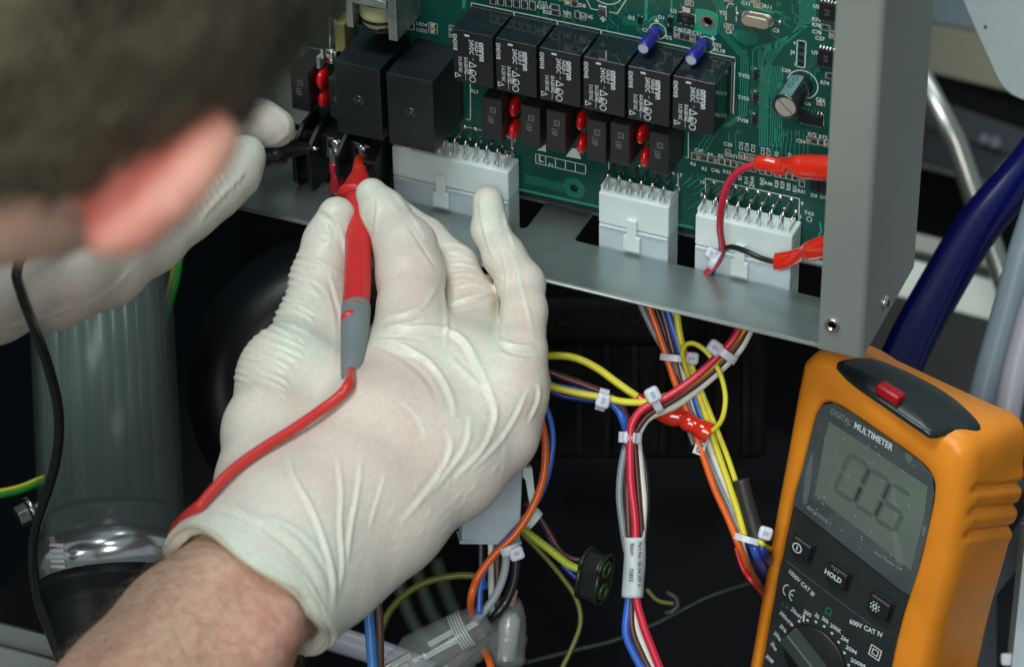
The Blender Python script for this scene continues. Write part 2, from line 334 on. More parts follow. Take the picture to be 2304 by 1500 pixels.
sbox(1794.5, 90, 1811, 153, .35); sbox(1205.5, 346, 1318, 392, .32)
for k in range(1, 5):
    a = onH(1205.5+22.3*k, 346+4.9*k); b = onH(1205.5+22.3*k, 368+5.0*k); ribbon(silk, [(a[0], 0, onH(1205.5, 346)[2]), (a[0], 0, onH(1318, 392)[2])], .32, HS)
slabel("L", 1217, 357.5, 3.4, 0, .03)
for k, (x, y) in enumerate(((1229, 343), (1303, 357))):
    if k == 0: P = [(1208, 338), (1224, 340), (1228.5, 343), (1228.5, 325)]
    else: P = [(1273, 352), (1288, 333), (1300, 335), (1308, 358)]
    Q = [onH(*p) for p in P]; silk.add([(q[0], -HS, q[2]) for q in Q], [(0, 1, 2, 3)])
sbox(929.6, 3, 880, 57, .4)
sline([(1058.5, 150), (1058.8, 268)]); sline([(1049, 268), (1059, 270)]); sline([(1038, 283), (1084, 293)]); sline([(1152, 312), (1153, 420)], .34)
sline([(1370, 365), (1370.5, 384)]); sline([(1523, 390), (1526, 392), (1525, 508)], .34); sline([(1549, 298), (1549, 355), (1543, 354)])
sline([(1587, 402), (1588, 436)], .34); sline([(1587, 401), (1799, 447)], .4); sline([(1799, 446), (1796, 560)], .34)
sline([(691, 160), (692, 106), (728, 113)], .34)
sline([(1318, -5), (1330, 20), (1346, 23)]); sline([(1372, 27), (1389, 31), (1412, -5)])
sring(1364, -28, 7.0, .4, 200, 340)
c50 = onH(1480, 70); c52 = onH(1589, 100); c69 = onH(1806, 190)
sring(1480, 70, 3.3, .36); sring(1589, 100, 3.3, .36); sring(1806, 190, 5.9, .36); sring(1821, 493, 1.0, .3)
sline([(1634, 20), (1640, 8), (1652, 10)], .35); sline([(1634, 24), (1634, 46)], .35); sline([(1657, 16), (1657, 48)], .35); sline([(1527, 27), (1536, 27)], .34); sline([(1556, 32), (1565, 34), (1565, 52)], .34)
sline([(1853, 258), (1853, 283)], .3)

# ------------------------------------------------ chip resistors and capacitors: one of each kind, copied
CHIPB = mat("chip_ceramic_dark", (.03, .028, .026), .35, var=.3, vscale=600)
CHIPC = mat("chip_ceramic_tan", (.36, .27, .17), .45, var=.2, vscale=600)
CHIPY = mat("led_lens", (.58, .52, .33), .3)
def chip_proto(m_, w=1.25, l=2.0):
    a = MB(); a.box((0, -.33, 0), (w, .55, l*.62), 0); a.box((0, -.32, l*.405), (w+.02, .58, l*.19), 1); a.box((0, -.32, -l*.405), (w+.02, .58, l*.19), 1)
    return a.mesh("chip")
chip_me = {}
def chip(px, py, kind="r", rot=0, w=1.35, l=2.3, outline=True):
    key = (kind, w, l)
    if key not in chip_me:
        chip_me[key] = chip_proto(None, w, l)
        for q in ({"r": CHIPB, "c": CHIPC, "l": CHIPY}[kind], DULLTIN): chip_me[key].materials.append(q)
    c = onH(px, py, .6); o = link({"r": "chip_resistor", "c": "chip_capacitor", "l": "indicator_led"}[kind], chip_me[key], None, pcb, (c[0], 0, c[2])); o.rotation_euler = (0, math.radians(rot), 0)
    if kind == "r":   # value digit
        pass
    if outline:
        a, b = ((w, l) if rot % 180 == 0 else (l, w)); a = a/2+.38; b = b/2+.42
        for P in (((-a, -b), (a, -b)), ((a, -b), (a, b)), ((a, b), (-a, b)), ((-a, b), (-a, -b))):
            d = np.array(P[1], float)-np.array(P[0]); d = d/np.linalg.norm(d)*.11
            ribbon(silk, [(c[0]+P[0][0]-d[0], 0, c[2]+P[0][1]-d[1]), (c[0]+P[1][0]+d[0], 0, c[2]+P[1][1]+d[1])], .22, HS)
CH = []
for k in range(6): CH.append((1108+17.7*k, 2+2.5*k, "r", 0, 1.7, 3.0))
for x, y in ((1248, 18), (1249, 31)): CH.append((x, y, "r", 90, 1.35, 2.8))
for x, y, t in ((1277, 6, "l"), (1291, 9, "r"),): CH.append((x, y, t, 0, 1.6, 2.4))
CH += [(1275, 36, "c", 90, 1.2, 2.2), (1298, 35, "r", 0, 1.3, 2.4), (1311, 39, "c", 0, 1.2, 2.2), (1262, -4, "r", 0, 1.3, 2.2)]
CH += [(1522, 79, "c", 0, 1.3, 2.4), (1533, 82, "r", 0, 1.3, 2.4), (1545, 85, "r", 0, 1.3, 2.4), (1557, 89, "c", 0, 1.2, 2.4)]
CH += [(1550, 9, "c", 90, 1.4, 2.4), (1637, 0, "c", 90, 1.3, 2.4), (1639, 62, "c", 90, 1.3, 2.6), (1698, 3, "c", 90, 1.3, 2.6), (1705, 14, "c", 90, 1.3, 2.6)]
CH += [(1856, 64, "r", 90, 1.4, 2.8), (1872, 80, "c", 0, 1.5, 2.4), (1868, 173, "r", 90, 1.5, 3.0), (1846, 234, "c", 90, 1.2, 2.2)]
CH += [(1820, 317, "c", 0, 1.35, 2.2), (1832, 319, "r", 0, 1.35, 2.2), (1847, 321, "r", 0, 1.35, 2.2), (1860, 325, "c", 0, 1.2, 2.0)]
for x, y, t in ((140, 225, "r"), (218, 238, "c"), (300, 250, "r"), (395, 275, "r"), (478, 285, "c"), (565, 305, "r"), (655, 325, "r"), (745, 345, "r"), (850, 370, "r"), (940, 395, "r"), (1045, 415, "r"), (1190, 450, "r"), (1285, 470, "r"), (1410, 492, "r"), (1505, 512, "r"), (1600, 532, "r"), (1695, 552, "r"), (1795, 645, "r"), (660, 178, "c"), (868, 222, "c"), (960, 242, "c"), (1045, 258, "c"), (1130, 290, "r"), (1220, 310, "r")):
    CH.append((1540+x/6.818, 320+y/6.818, t, 0, 1.35, 2.2))
CH += [(973, 59, "l", 90, 1.3, 2.9), (973, 72, "l", 90, 1.3, 2.9), (1015, 67, "c", 0, 1.3, 2.2), (1015, 80, "c", 0, 1.3, 2.2)]
for x, y, t, r_, w, l in CH: chip(x, y, t, r_, w, l)

# ------------------------------------------------ small ICs
CHIPTXT = mat("laser_mark", (.16, .17, .17), .6)
def ic(name, px, py, w, l, h, pins, axis='z', text=None, pl=1.0):
    """pins leave on the upper and lower edges (axis z) or on both sides (axis x)"""
    c = onH(px, py, h*.6); o = link(name, None, None, pcb, (c[0], 0, c[2]))
    a = MB(); a.box((0, -h/2-.1, 0), (w, h, l), bev=.12); b = a.build("package", BLACKP, o)
    if text:
        t = MB(); 
        for q, s in enumerate(text): text_on(t, s, (0, -h-.115, (len(text)/2-q-.5)*1.5), (1, 0, 0), (0, 0, 1), 1.4, 0, .01)
        t.build("marking", CHIPTXT, o)
    me = None
    for s in (-1, 1):
        for k in range(pins):
            if me is None:
                p = MB(); p.prism([(0, .75*h), (.35*pl, .75*h), (.6*pl, .12), (1.0*pl, .12), (1.0*pl, 0), (.5*pl, 0), (.28*pl, .6*h), (0, .6*h)], (-.19, 0, 0), (0, 0, 1), (0, -1, 0), (.38, 0, 0)); me = p.mesh("pin"); me.materials.append(TIN)
            d = (k-(pins-1)/2)*1.27
            q = link("pin", me, None, o, (d, 0, s*l/2) if axis == 'z' else (s*w/2, 0, d)); q.rotation_euler = (0, 0, 0) if (axis == 'z' and s > 0) else ((0, 0, math.pi) if axis == 'z' else (0, math.radians(90*s), 0))
            if axis == 'z' and s < 0: q.rotation_euler = (0, math.pi, 0)
    return o
for x, y in ((1701, 169), (1700, 220), (1698, 270)):
    ic("protection_chip", x, y, 1.7, 3.2, 1.1, 3, 'x', None, .8)
    a = onH(x-8, y-10); slabel("-", x-1, y-16, 2.6)
ic("logic_chip", 1859, 131, 6.2, 6.6, 1.5, 5, 'z', ("T8", "Tel"), 1.5)
ic("logic_chip", 1862, 27, 6.2, 7.0, 1.5, 5, 'z', ("Tel", "U9"), 1.2)
ic("logic_chip", 1824, 268, 9.4, 4.2, 1.5, 7, 'z', None, 1.5)
ic("small_transistor", 1440, 46, 1.5, 2.6, 1.0, 2, 'z', None, .6); ic("small_transistor", 1508, 47, 1.5, 2.6, 1.0, 2, 'z', None, .6); ic("small_transistor", 1507, 66, 1.5, 2.6, 1.0, 2, 'z', None, .6)
ic("diode_chip", 1833, 415, 3.2, 5.2, 1.7, 1, 'z', None, .9); ic("diode_chip", 1853, 419, 3.2, 5.2, 1.7, 1, 'z', None, .9)
o = link("voltage_regulator", None, None, pcb, onH(1543, 43, 1)*[1, 0, 1])
mb = MB(); mb.box((0, -.9, 0), (6.6, 1.6, 3.6), bev=.2); mb.build("package", BLACKP, o)
mb = MB(); mb.box((0, -.35, 3.2), (3.2, .4, 2.8), bev=.1); mb.build("heat_tab", TIN, o)
for k in (-1, 0, 1): mb = MB(); mb.box((k*2.3, -.25, -2.4), (.75, .3, 1.6)); mb.build("pin", TIN, o)
text = MB(); text_on(text, "U", (0, -1.72, 0), (1, 0, 0), (0, 0, 1), 2.2); text.build("marking", CHIPTXT, o)
# four-hole header footprint
mb = MB()
for k in range(4):
    c = onH(1802.5-.3*k, 98+15.6*k); mb.lathe([(.14, 1.05), (.17, 1.05), (.17, .6), (.15, .6), (.15, .01)], (c[0], 0, c[2]), (0, -1, 0), 14, 0, caps=False)
mb.build("header_holes", mat("hole_dark", (.004, .006, .006), .6), pcb)
mb = MB(); c = onH(1357, 24); mb.box((c[0], -.5, c[2]), (3.4, .9, 4.4), bev=.2); mb.build("battery_tab", TIN, pcb)

# ------------------------------------------------ crystal
c = onH(1700, 50, 3.2); o = link("crystal", None, None, pcb, (c[0], 0, c[2]))
GOLD = mat("crystal_can", (.58, .50, .40), .3, metal=.85, var=.06)
def stadium(w, h, n=8): return [(w/2-h/2+h/2*math.cos(math.radians(a)), h/2*math.sin(math.radians(a))) for a in np.linspace(-90, 90, n)]+[(-w/2+h/2+h/2*math.cos(math.radians(a)), h/2*math.sin(math.radians(a))) for a in np.linspace(90, 270, n)]
mb = MB(); mb.prism(stadium(12.4, 5.4), (0, -.3, 0), (1, 0, 0), (0, 0, 1), (0, -.5, 0)); mb.build("base_flange", TIN, o)
mb = MB(); mb.prism(stadium(10.9, 4.4), (0, -.8, 0), (1, 0, 0), (0, 0, 1), (0, -3.0, 0)); mb.build("can", GOLD, o, bev=.35, seg=3)
for s in (-1, 1): mb = MB(); mb.lathe([(0, .01), (.1, .9), (.5, .8), (.8, .2)], (s*8.2, 0, 0), (0, -1, 0), 12); mb.build("solder_joint", DULLTIN, o)

# ------------------------------------------------ relays
rb = MB(); rb.box((8.25, -9.5, -11.25), (16.5, 19, 22.5), 0)
me_r = rb.mesh("relay_body"); 
for q in (RELAYS_, RELAYF): me_r.materials.append(q)
for p in me_r.polygons:
    p.material_index = 1 if p.normal.y < -.9 else 0
def relay_marks():
    t = MB(); y = -19.035; dn = (0, 0, -1); r = (1, 0, 0)
    def T(s, x, z, sz, b=.012, w=1., ax='LEFT', sh=0.): text_on(t, s, (x, y, z), dn, r, sz, 0, b, ax=ax, wx=w, shear=sh)
    T("omron", 12.1, -3.3, 3.5, .03, .86); T("G5LE-1", 10.1, -3.3, 2.75, .012, .74); T("24VDC", 7.7, -3.0, 2.6, .012, .82)
    T("===", 8.3, -10.9, 1.2, 0, .55); T("0343W8", 1.0, -1.9, 2.5, .012, .8)
    T("10 A 250 VAC", 5.3, -11.0, 2.1, .012, .60); T("5 A 250 VAC", 3.0, -11.4, 2.1, .012, .60)
    T("RU", 7.1, -15.9, 2.7, .03, .75); T("c", 7.3, -19.2, 1.6, .02)
    t.add([(5.02, y, -11.0), (5.14, y, -11.0), (5.14, y, -21.3), (5.02, y, -21.3)], [(0, 1, 2, 3)])
    t.add([(5.0, y, -1.2), (7.0, y, -1.2), (7.0, y, -2.0), (5.0, y, -2.0)], [(0, 1, 2, 3)])
    def tri(x, z, s):
        O = np.array([(x-s*.5, z), (x-s*.5, z-s), (x+s*.65, z-s*.5)]); c_ = O.mean(0); I = c_+(O-c_)*.62
        V = [(p[0], y, p[1]) for p in O]+[(p[0], y, p[1]) for p in I]; t.add(V, [(i, (i+1) % 3, 3+(i+1) % 3, 3+i) for i in range(3)])
    tri(1.9, -18.6, 2.3); tri(8.1, -12.6, 2.9)
    n = 18
    for (x, z, r0, r1) in ((7.9, -20.3, 1.35, 1.05), (8.2, -17.4, 1.3, 1.0)):
        V = [(x+rr*math.cos(2*math.pi*k/n), y, z+rr*math.sin(2*math.pi*k/n)) for rr in (r0, r1) for k in range(n)]
        t.add(V, [(k, (k+1) % n, n+(k+1) % n, n+k) for k in range(n)])
    return t.mesh("relay_marking")
me_m = relay_marks(); me_m.materials.append(WHITEINK)
for i in range(6):
    o = link("relay", me_r, None, pcb, (i*RP, 0, 0)); bevel(o, .28, 2); link("marking", me_m, None, o)
# two large power relays
pb = MB(); pb.box((9.6, -13.75, -15.9), (19.2, 27.5, 31.8), 0)
me_p = pb.mesh("power_relay_body"); me_p.materials.append(PRELAY); me_p.materials.append(RELAYS_)
for p in me_p.polygons:
    if p.normal.y > -.9: p.material_index = 0
dm = MB(); dm.lathe([(0, 2.3), (.35, 2.1), (.3, 1.6), (-.1, 1.45), (.1, 1.0), (.6, .8), (.75, .01)], (9.6, -27.52, -15.8), (0, -1, 0), 20, caps=False); me_d = dm.mesh("vent_plug"); me_d.materials.append(RELAYS_)
for x0, z0 in ((-46.05, -19.6), (-24.15, -19.9)):
    o = link("power_relay", me_p, None, pcb, (x0, 0, z0)); bevel(o, .35, 2); link("vent_plug", me_d, None, o)
# film capacitors
FILM = mat("film_capacitor_case", (.017, .018, .020), .42, bump=.12, bscale=1300, var=.12)
FMARK = mat("grey_ink", (.24, .26, .26), .6)
fb = MB(); fb.box((3.95, -8, -9), (7.9, 16, 18), 0); me_f = fb.mesh("film_capacitor_body"); me_f.materials.append(FILM)
t = MB(); text_on(t, ".15F", (3.2, -16.03, -7.0), (0, 0, -1), (1, 0, 0), 3.3, 0, -.005, ax='LEFT', wx=.75)
for w_ in (1.15, .75):
    P = [(4.3+a*w_, -16.03, -5.2+b*w_*1.1) for a, b in ((-1, -1), (1, -1), (1, 1), (-1, 1))]; Q = [(4.3+a*(w_-.14), -16.03, -5.2+b*(w_*1.1-.14)) for a, b in ((-1, -1), (1, -1), (1, 1), (-1, 1))]
    t.add(P+Q, [(i, (i+1) % 4, 4+(i+1) % 4, 4+i) for i in range(4)])
me_fm = t.mesh("film_marking"); me_fm.materials.append(FMARK)
for x, y in ((651.6, 156), (738, 175), (1084.7, 217.5), (1171, 235), (1228.7, 246), (1320, 267), (1373, 274), (1461, 296)):
    c = onH(x, y, 16); o = link("film_capacitor", me_f, None, pcb, (c[0], 0, c[2])); bevel(o, .35, 2); link("marking", me_fm, None, o)
# red disc varistors
bm = bmesh.new(); bmesh.ops.create_uvsphere(bm, u_segments=20, v_segments=14, radius=1)
V = np.array([v.co[:] for v in bm.verts]); Fc = [[v.index for v in f.verts] for f in bm.faces]; bm.free()
vb = MB(); W_ = V.copy(); W_ = np.sign(W_)*np.abs(W_)**.92; vb.add(W_*[1.95, 4.5, 3.9]+[0, -7.2, 0], Fc, 0, True)
me_v = vb.mesh("varistor_disc"); me_v.materials.append(REDV)
lv = MB()
for s in (-1, 1): lv.tube([(0, 0, s*2.4), (0, -4, s*2.2)], .35, 6)
me_l = lv.mesh("varistor_lead"); me_l.materials.append(TIN)
for x, y, sc_ in ((1156.7, 237, 1.), (1159, 289, 1.), (1307, 267, 1.), (1308.5, 320, 1.), (1448.5, 299, 1.), (1450.5, 349, 1.), (727, 171, 1.1), (731, 215, 1.05)):
    c = onH(x, y, 6.6); o = link("disc_varistor", me_v, None, pcb, (c[0], 0, c[2])); o.scale = (sc_*rng.uniform(.95, 1.05), sc_, sc_); o.rotation_euler = (0, 0, rng.uniform(-.12, .12)); link("lead", me_l, None, o)
# electrolytic capacitors
def elcap(name, px, py, h_, r, sleeve, top, stripe=None):
    c = onH(px, py, h_); o = link(name, None, None, pcb, (c[0], 0, c[2]))
    a = MB(); a.lathe([(.5, r*.99), (1.2, r*.99), (1.6, r*.94), (2.0, r), (h_-.5, r), (h_, r*.86), (h_, r*.80), (h_-.25, r*.78)], (0, 0, 0), (0, -1, 0), 32, 0, caps=False); a.build("sleeve", sleeve, o)
    b = MB(); b.lathe([(h_-.25, r*.80), (h_-.22, .01)], (0, 0, 0), (0, -1, 0), 32, 0, caps=False, smooth=False); tp = b.build("top", top, o)
    return o, tp
CAPTOP = mat("aluminium_top", (.66, .65, .60), .35, metal=.7)
CAPTB = mat("blue_cap_top", (.44, .50, .56), .4)
for x, y in ((1446.5, 110), (1554, 136)):
    o, tp = elcap("blue_capacitor", x, y, 13, 2.55, BLUEC, CAPTB)
    a = MB(); a.box((.2, -7, 2.52), (1.6, 3.0, .12)); a.build("printed_band", mat("dark_band", (.03, .03, .06), .5), o)
BLKS = mat("black_sleeve", (.012, .016, .018), .22, coat=.5)
o, tp = elcap("black_capacitor", 1766.5, 241.5, 17, 5.0, BLKS, CAPTOP)
a = MB(); a.box((0, -16.83, 0), (8.0, .06, .25), A=Matrix.Rotation(.75, 3, 'Y')); a.build("vent_score", BLACKP, tp)
a = MB(); n = 7
for k in range(n):
    pass
V = [(5.04*math.cos(math.radians(t_)), y, 5.04*math.sin(math.radians(t_))) for y in (-2.2, -16.3) for t_ in np.linspace(68, 128, 8)]
a.add(V, [(k, k+1, 9+k, 8+k) for k in range(7)]); a.build("printed_stripe", mat("teal_stripe", (.12, .26, .26), .25, coat=.5), o)
a = MB()
for t0, sy in ((98, -9.5), (96, -4.5)):
    V = [(5.07*math.cos(math.radians(t0+dt)), sy+dy, 5.07*math.sin(math.radians(t0+dt))) for dt, dy in ((-9, -2), (9, -2), (9, 2), (-9, 2), (-6, -1.6), (6, -1.6), (6, 1.6), (-6, 1.6))]
    a.add(V, [(i, (i+1) % 4, 4+(i+1) % 4, 4+i) for i in range(4)])
a.build("stripe_symbol", BLKS, o)

# ------------------------------------------------ transformer (laminated frame, wound coil)
LAM = mat("transformer_lamination", (.42, .47, .46), .32, metal=.8, var=.35, vscale=80, bump=.2, bscale=400, stretch=(1, 18, 1))
WIND = mat("yellow_winding_tape", (.50, .52, .30), .5, var=.12, vscale=50, bump=.25, bscale=700, stretch=(1, 1, 6))
c = onH(895, 92, 22); o = link("transformer", None, None, pcb, (c[0], 0, c[2]))
fw = 19.5
mb = MB(); mb.box((-2.0, -11, 9.2), (3.6, 22, 19.6), bev=.3); mb.build("side_lamination", LAM, o)
mb = MB(); mb.box((-fw-.4, -11, 10.2), (2.8, 22, 17.6), bev=.3); mb.build("side_lamination", LAM, o)
mb = MB(); mb.box((-11.2, -11.5, 14.6), (14.4, 22.6, 3.4), bev=.3); mb.build("top_lamination", LAM, o)
mb = MB(); mb.box((-11, -5, 8), (15, 8, 14)); mb.box((-11, -11, 1.6), (14.6, 18, 1.0)); mb.build("bobbin", BLACKP, o)
mb = MB(); mb.lathe([(0, 6.7), (.5, 7.1), (2.0, 7.2), (4.2, 7.1), (6.4, 7.2), (6.9, 6.8)], (-11.1, -14.0, 4.6), (0, 0, 1), 32, sc=(1.0, 1.1)); mb.build("winding", WIND, o)
mb = MB(); mb.lathe([(0, 6.6), (2.4, 6.8)], (-11.1, -13.8, 1.4), (0, 0, 1), 28, sc=(1.0, 1.08)); mb.lathe([(0, 7.3), (.6, 7.3)], (-11.1, -14.0, 3.9), (0, 0, 1), 28, 1, sc=(1.0, 1.1)); mb.lathe([(0, 7.3), (.8, 7.3)], (-11.1, -14.0, 11.7), (0, 0, 1), 28, 1, sc=(1.0, 1.1)); mb.lathe([(0, 7.3), (.8, 7.3)], (-11.1, -14.0, .3), (0, 0, 1), 28, 1, sc=(1.0, 1.1)); mb.build("coil_end", [WIND, BLACKP], o)
# fuse
GLASS = mat("glass", (.95, .97, .97), .03, trans=1.0, ior=1.48)
c = onH(746, 118, 8); o = link("glass_fuse", None, None, pcb, (c[0], 0, c[2]))
mb = MB(); mb.lathe([(2, 2.55), (22, 2.55)], (0, -8, 0), (0, 0, 1), 24); mb.build("glass_tube", GLASS, o)
mb = MB(); mb.lathe([(-3.5, 2.9), (3.0, 2.9)], (0, -8, 0), (0, 0, 1), 24); mb.build("end_cap", TIN, o)
mb = MB(); mb.lathe([(20, 2.9), (26, 2.9)], (0, -8, 0), (0, 0, 1), 24); mb.build("end_cap", TIN, o)
mb = MB(); mb.tube([(0, -8, 3), (0, -8, 20)], .5, 6); mb.build("fuse_wire", DULLTIN, o)
for z in (0, 23):
    mb = MB(); 
    for s in (-1, 1): mb.prism([(0, 0), (5.5, 0), (8, .6), (10.2, -.4), (10.6, .4), (8, 1.3), (5.5, .6), (0, .6)], (s*3.0, 0, z-2.2), (0, -1, 0), (s, 0, 0), (0, 0, 4.4))
    mb.build("fuse_clip", TIN, o)
mb = MB(); c2 = onH(733, 118, 4); mb.box((c2[0]-.4, -5.2, c2[2]-1.5), (1.4, 10, 5.4), bev=.2); mb.build("ceramic_resistor", mat("grey_ceramic", (.32, .35, .34), .5), pcb)
mb = MB(); c2 = onH(775, 60, 4); mb.box((c2[0]+.5, -5, c2[2]-2), (4.5, 9, 13), bev=.6); mb.build("yellow_capacitor", mat("ochre_box", (.26, .23, .09), .5, var=.3), pcb)

# ------------------------------------------------ terminal block
TBM = mat("terminal_block_black", (.008, .009, .010), .4)
o = link("terminal_block", None, None, pcb, (0, 0, 0))
mb = MB(); mb.box((-52.5, -6.2, -71.5), (35, 12, 11), 0); mb.build("block_body", TBM, o, bev=.3)
for k, x in enumerate((-69.2, -62.6, -50.2, -37.9)):
    mb = MB(); mb.prism([(0, -62), (12.3, -62), (22, -67), (22, -84), (15, -91), (10, -91), (0, -80)], (x-.9, 0, 0), (0, -1, 0), (0, 0, 1), (1.8 if k < 3 else 5.0, 0, 0)); mb.build("divider", TBM, o, bev=.3)
for x, y in ((752, 330), (812, 341)):
    c = onH(x, y, 14); mb = MB(); mb.lathe([(0, 2.9), (1.2, 2.9), (1.9, 2.2), (2.0, .01)], (c[0], -12.6, c[2]), (0, -1, 0), 20); mb.build("terminal_screw", TIN, o)
    mb = MB(); mb.box((c[0], -12.5, c[2]-2), (8.2, .9, 9.5), bev=.2, A=Matrix.Rotation(.05, 3, 'Y')); mb.build("clamp_plate", TIN, o)
mb = MB(); mb.box((-68.0, -13, -66.5), (1.2, 1.2, 3.6)); mb.box((-53.8, -19, -67.5), (1.3, 1.2, 3.2)); mb.build("metal_clip", TIN, o)

# ------------------------------------------------ white right-angle headers with their pins
pin_me = {}
def header(x0, x1, xf, ncol, pitch, zt):
    wd = x1-x0; o = link("header_connector", None, None, pcb, (x0, 0, 0))
    a = MB(); a.box((wd/2, -6.6, (zt-77.3)/2), (wd, 10.8, zt+77.3)); hb = a.build("housing", NYLON, o); bevel(hb, .5, 3)
    for r_, (zp, hh) in enumerate(((-56.2, 9.6), (-61.2, 4.4))):
        for k in range(ncol):
            if r_ not in pin_me:
                p = MB(); e = -63.7-zp
                p.tube([(0, 0, 0), (0, -hh+1.3, 0), (0, -hh+.4, -.35), (0, -hh, -1.2), (0, -hh, e-3)], .53, 8); pin_me[r_] = p.mesh("pin_row"); pin_me[r_].materials.append(TIN)
                q = MB(); q.lathe([(0, 1.25), (.25, 1.15), (.7, .6)], (0, 0, 0), (0, -1, 0), 12, caps=False); pin_me['s'] = q.mesh("solder_cone"); pin_me['s'].materials.append(DULLTIN)
            xx = xf-x0+pitch*k+(1.9 if r_ else 0)
            pn = link("pin", pin_me[r_], None, o, (xx, 0, zp)); link("solder_joint", pin_me['s'], None, o, (xx, 0, zp))
    cb = MB()
    for k in range(ncol+1): cb.box((xf-x0+pitch*(k-.45), -6.2, zt+.9), (1.0, 7.5, 2.2))
    for k in range(ncol): cb.box((xf-x0+pitch*(k+.05), -3.2, zt+.6), (pitch-1.0, .8, 1.6))
    cb.build('comb', NYLON, o, bev=.15)
    return o
header(-30.9, 18.6, -27.4, 10, 4.5, -64.0); header(56.3, 84.9, 58.9, 6, 4.55, -63.4); header(95.7, 134.2, 98.2, 8, 4.45, -63.7)
mb = MB(); c = onH(1142, 345, .5); mb.box((c[0], -.4, c[2]), (2.6, .7, 2.0), bev=.1); mb.build("chip_capacitor", CHIPC, pcb)
silk.build("silkscreen", SILK, pcb)["kind"] = "stuff"
# plugs pushed up into the headers from below, through the slots of the metal sheet
def plug(x0, x1, lx, label):
    c = thing("plug_connector", label, "connector", (x0, -6.6, -77.5)); w = x1-x0
    a = MB(); a.box((w/2, 0, -15), (w-.1, 10.9, 29.6)); b = a.build("housing", NYLON2, c); bevel(b, .5, 3)
    a = MB(); l = lx-x0
    a.prism([(-2.0, 5.6), (2.0, 5.6), (2.0, -1.8), (3.4, -2.4), (3.4, -9.0), (-3.4, -9.0), (-3.4, -2.4), (-2.0, -1.8)], (l, -5.6, 0), (1, 0, 0), (0, 0, 1), (0, -1.5, 0)); a.build("latch", NYLON, c, bev=.3)
    a = MB(); a.box((w/2, -5.75, -.6), (w-1, .5, .5)); a.build("rim", NYLON, c)
    return c
plug(-30.9, 18.6, -9.8, "widest white plug, between the gloved fingers and the two largest relays")
plug(56.3, 84.9, 70.4, "narrow white plug in the middle slot of the metal sheet")
plug(95.7, 134.2, 114.2, "white plug with the red and black wires tied across it")
# ================================================================== wiring under the sheet
def wm(name, c, rough=.38): return mat("wire_"+name, c, rough, coat=.12, var=.08, vscale=140)
WC = {"red": wm("red", (.55, .018, .045)), "blue": wm("blue", (.03, .12, .52)), "dkblue": wm("dark_blue", (.018, .035, .26)), "yellow": wm("yellow", (.68, .63, .035)), "white": wm("white", (.66, .68, .62)),
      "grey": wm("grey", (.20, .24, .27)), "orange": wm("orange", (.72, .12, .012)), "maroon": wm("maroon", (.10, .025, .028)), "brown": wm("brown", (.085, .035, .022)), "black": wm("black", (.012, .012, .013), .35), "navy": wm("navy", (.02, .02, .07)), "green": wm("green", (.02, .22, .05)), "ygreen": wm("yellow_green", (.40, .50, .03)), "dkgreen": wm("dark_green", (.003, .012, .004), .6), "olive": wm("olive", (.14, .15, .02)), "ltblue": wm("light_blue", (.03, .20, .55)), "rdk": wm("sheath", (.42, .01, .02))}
def wire(P, wpx, col, parent=None, name="wire", n=8, seg=10):
    Q = spline(pts(P), n); r = wpx/2/FPX*P[len(P)//2][2]
    mb = MB(); mb.tube(Q, r, seg); return mb.build(name, WC[col] if isinstance(col, str) else col, parent)
def D(L, d, slope=0):   # give every point of a path a depth
    return [(p[0], p[1], (p[2] if len(p) > 2 else d)+slope*i) for i, p in enumerate(L)]
def tie(px, py, d, ang, w, h, label, loop_w=14, head=(0, 0), hs=30):
    """nylon tie: flat strap loop round the bundle + square head. ang = strap direction in the picture (deg), w = bundle width px, d = depth"""
    k = d/FPX; a = math.radians(ang); ux = _R*math.cos(a)-_U*math.sin(a); uy = _R*math.sin(a)+_U*math.cos(a)
    c = at(px, py, d); o = thing("cable_tie", label, "cable tie", (0, 0, 0), "white cable ties on the wire bundles")
    m_ = MB(); R_ = w/2*k; n = 28; hw = loop_w/2*k; V = []
    for i in range(n):
        t = 2*math.pi*i/n; P = c+ux*R_*1.02*math.cos(t)-_F*R_*.62*math.sin(t)
        P2 = c+ux*(R_*1.02+.9)*math.cos(t)-_F*(R_*.62+.9)*math.sin(t)
        V += [P-uy*hw, P+uy*hw, P2+uy*hw, P2-uy*hw]
    Fs = [(4*i+q, 4*((i+1) % n)+q, 4*((i+1) % n)+(q+1) % 4, 4*i+(q+1) % 4) for i in range(n) for q in range(4)]
    m_.add(V, Fs, 0, False); m_.build("strap", TIEM, o)
    hc = at(px+head[0], py+head[1], d-R_*.62-1.0) if abs(head[0])+abs(head[1]) < w*.4 else at(px+head[0], py+head[1], d-1)
    A = np.stack([ux, uy, -_F], 1); hb = MB(); s_ = hs*k; hb.box(hc, (s_, s_*.95, s_*.8), A=A); hh = hb.build("head", TIEM, o); bevel(hh, s_*.24, 3, 20)
    hb = MB(); hb.box(hc-_F*(s_*.4), (s_*.42, s_*.30, .5), A=A); hb.build("slot", mat_tie_slot, o)
    return o
mat_tie_slot = mat("tie_slot", (.34, .38, .46), .5)

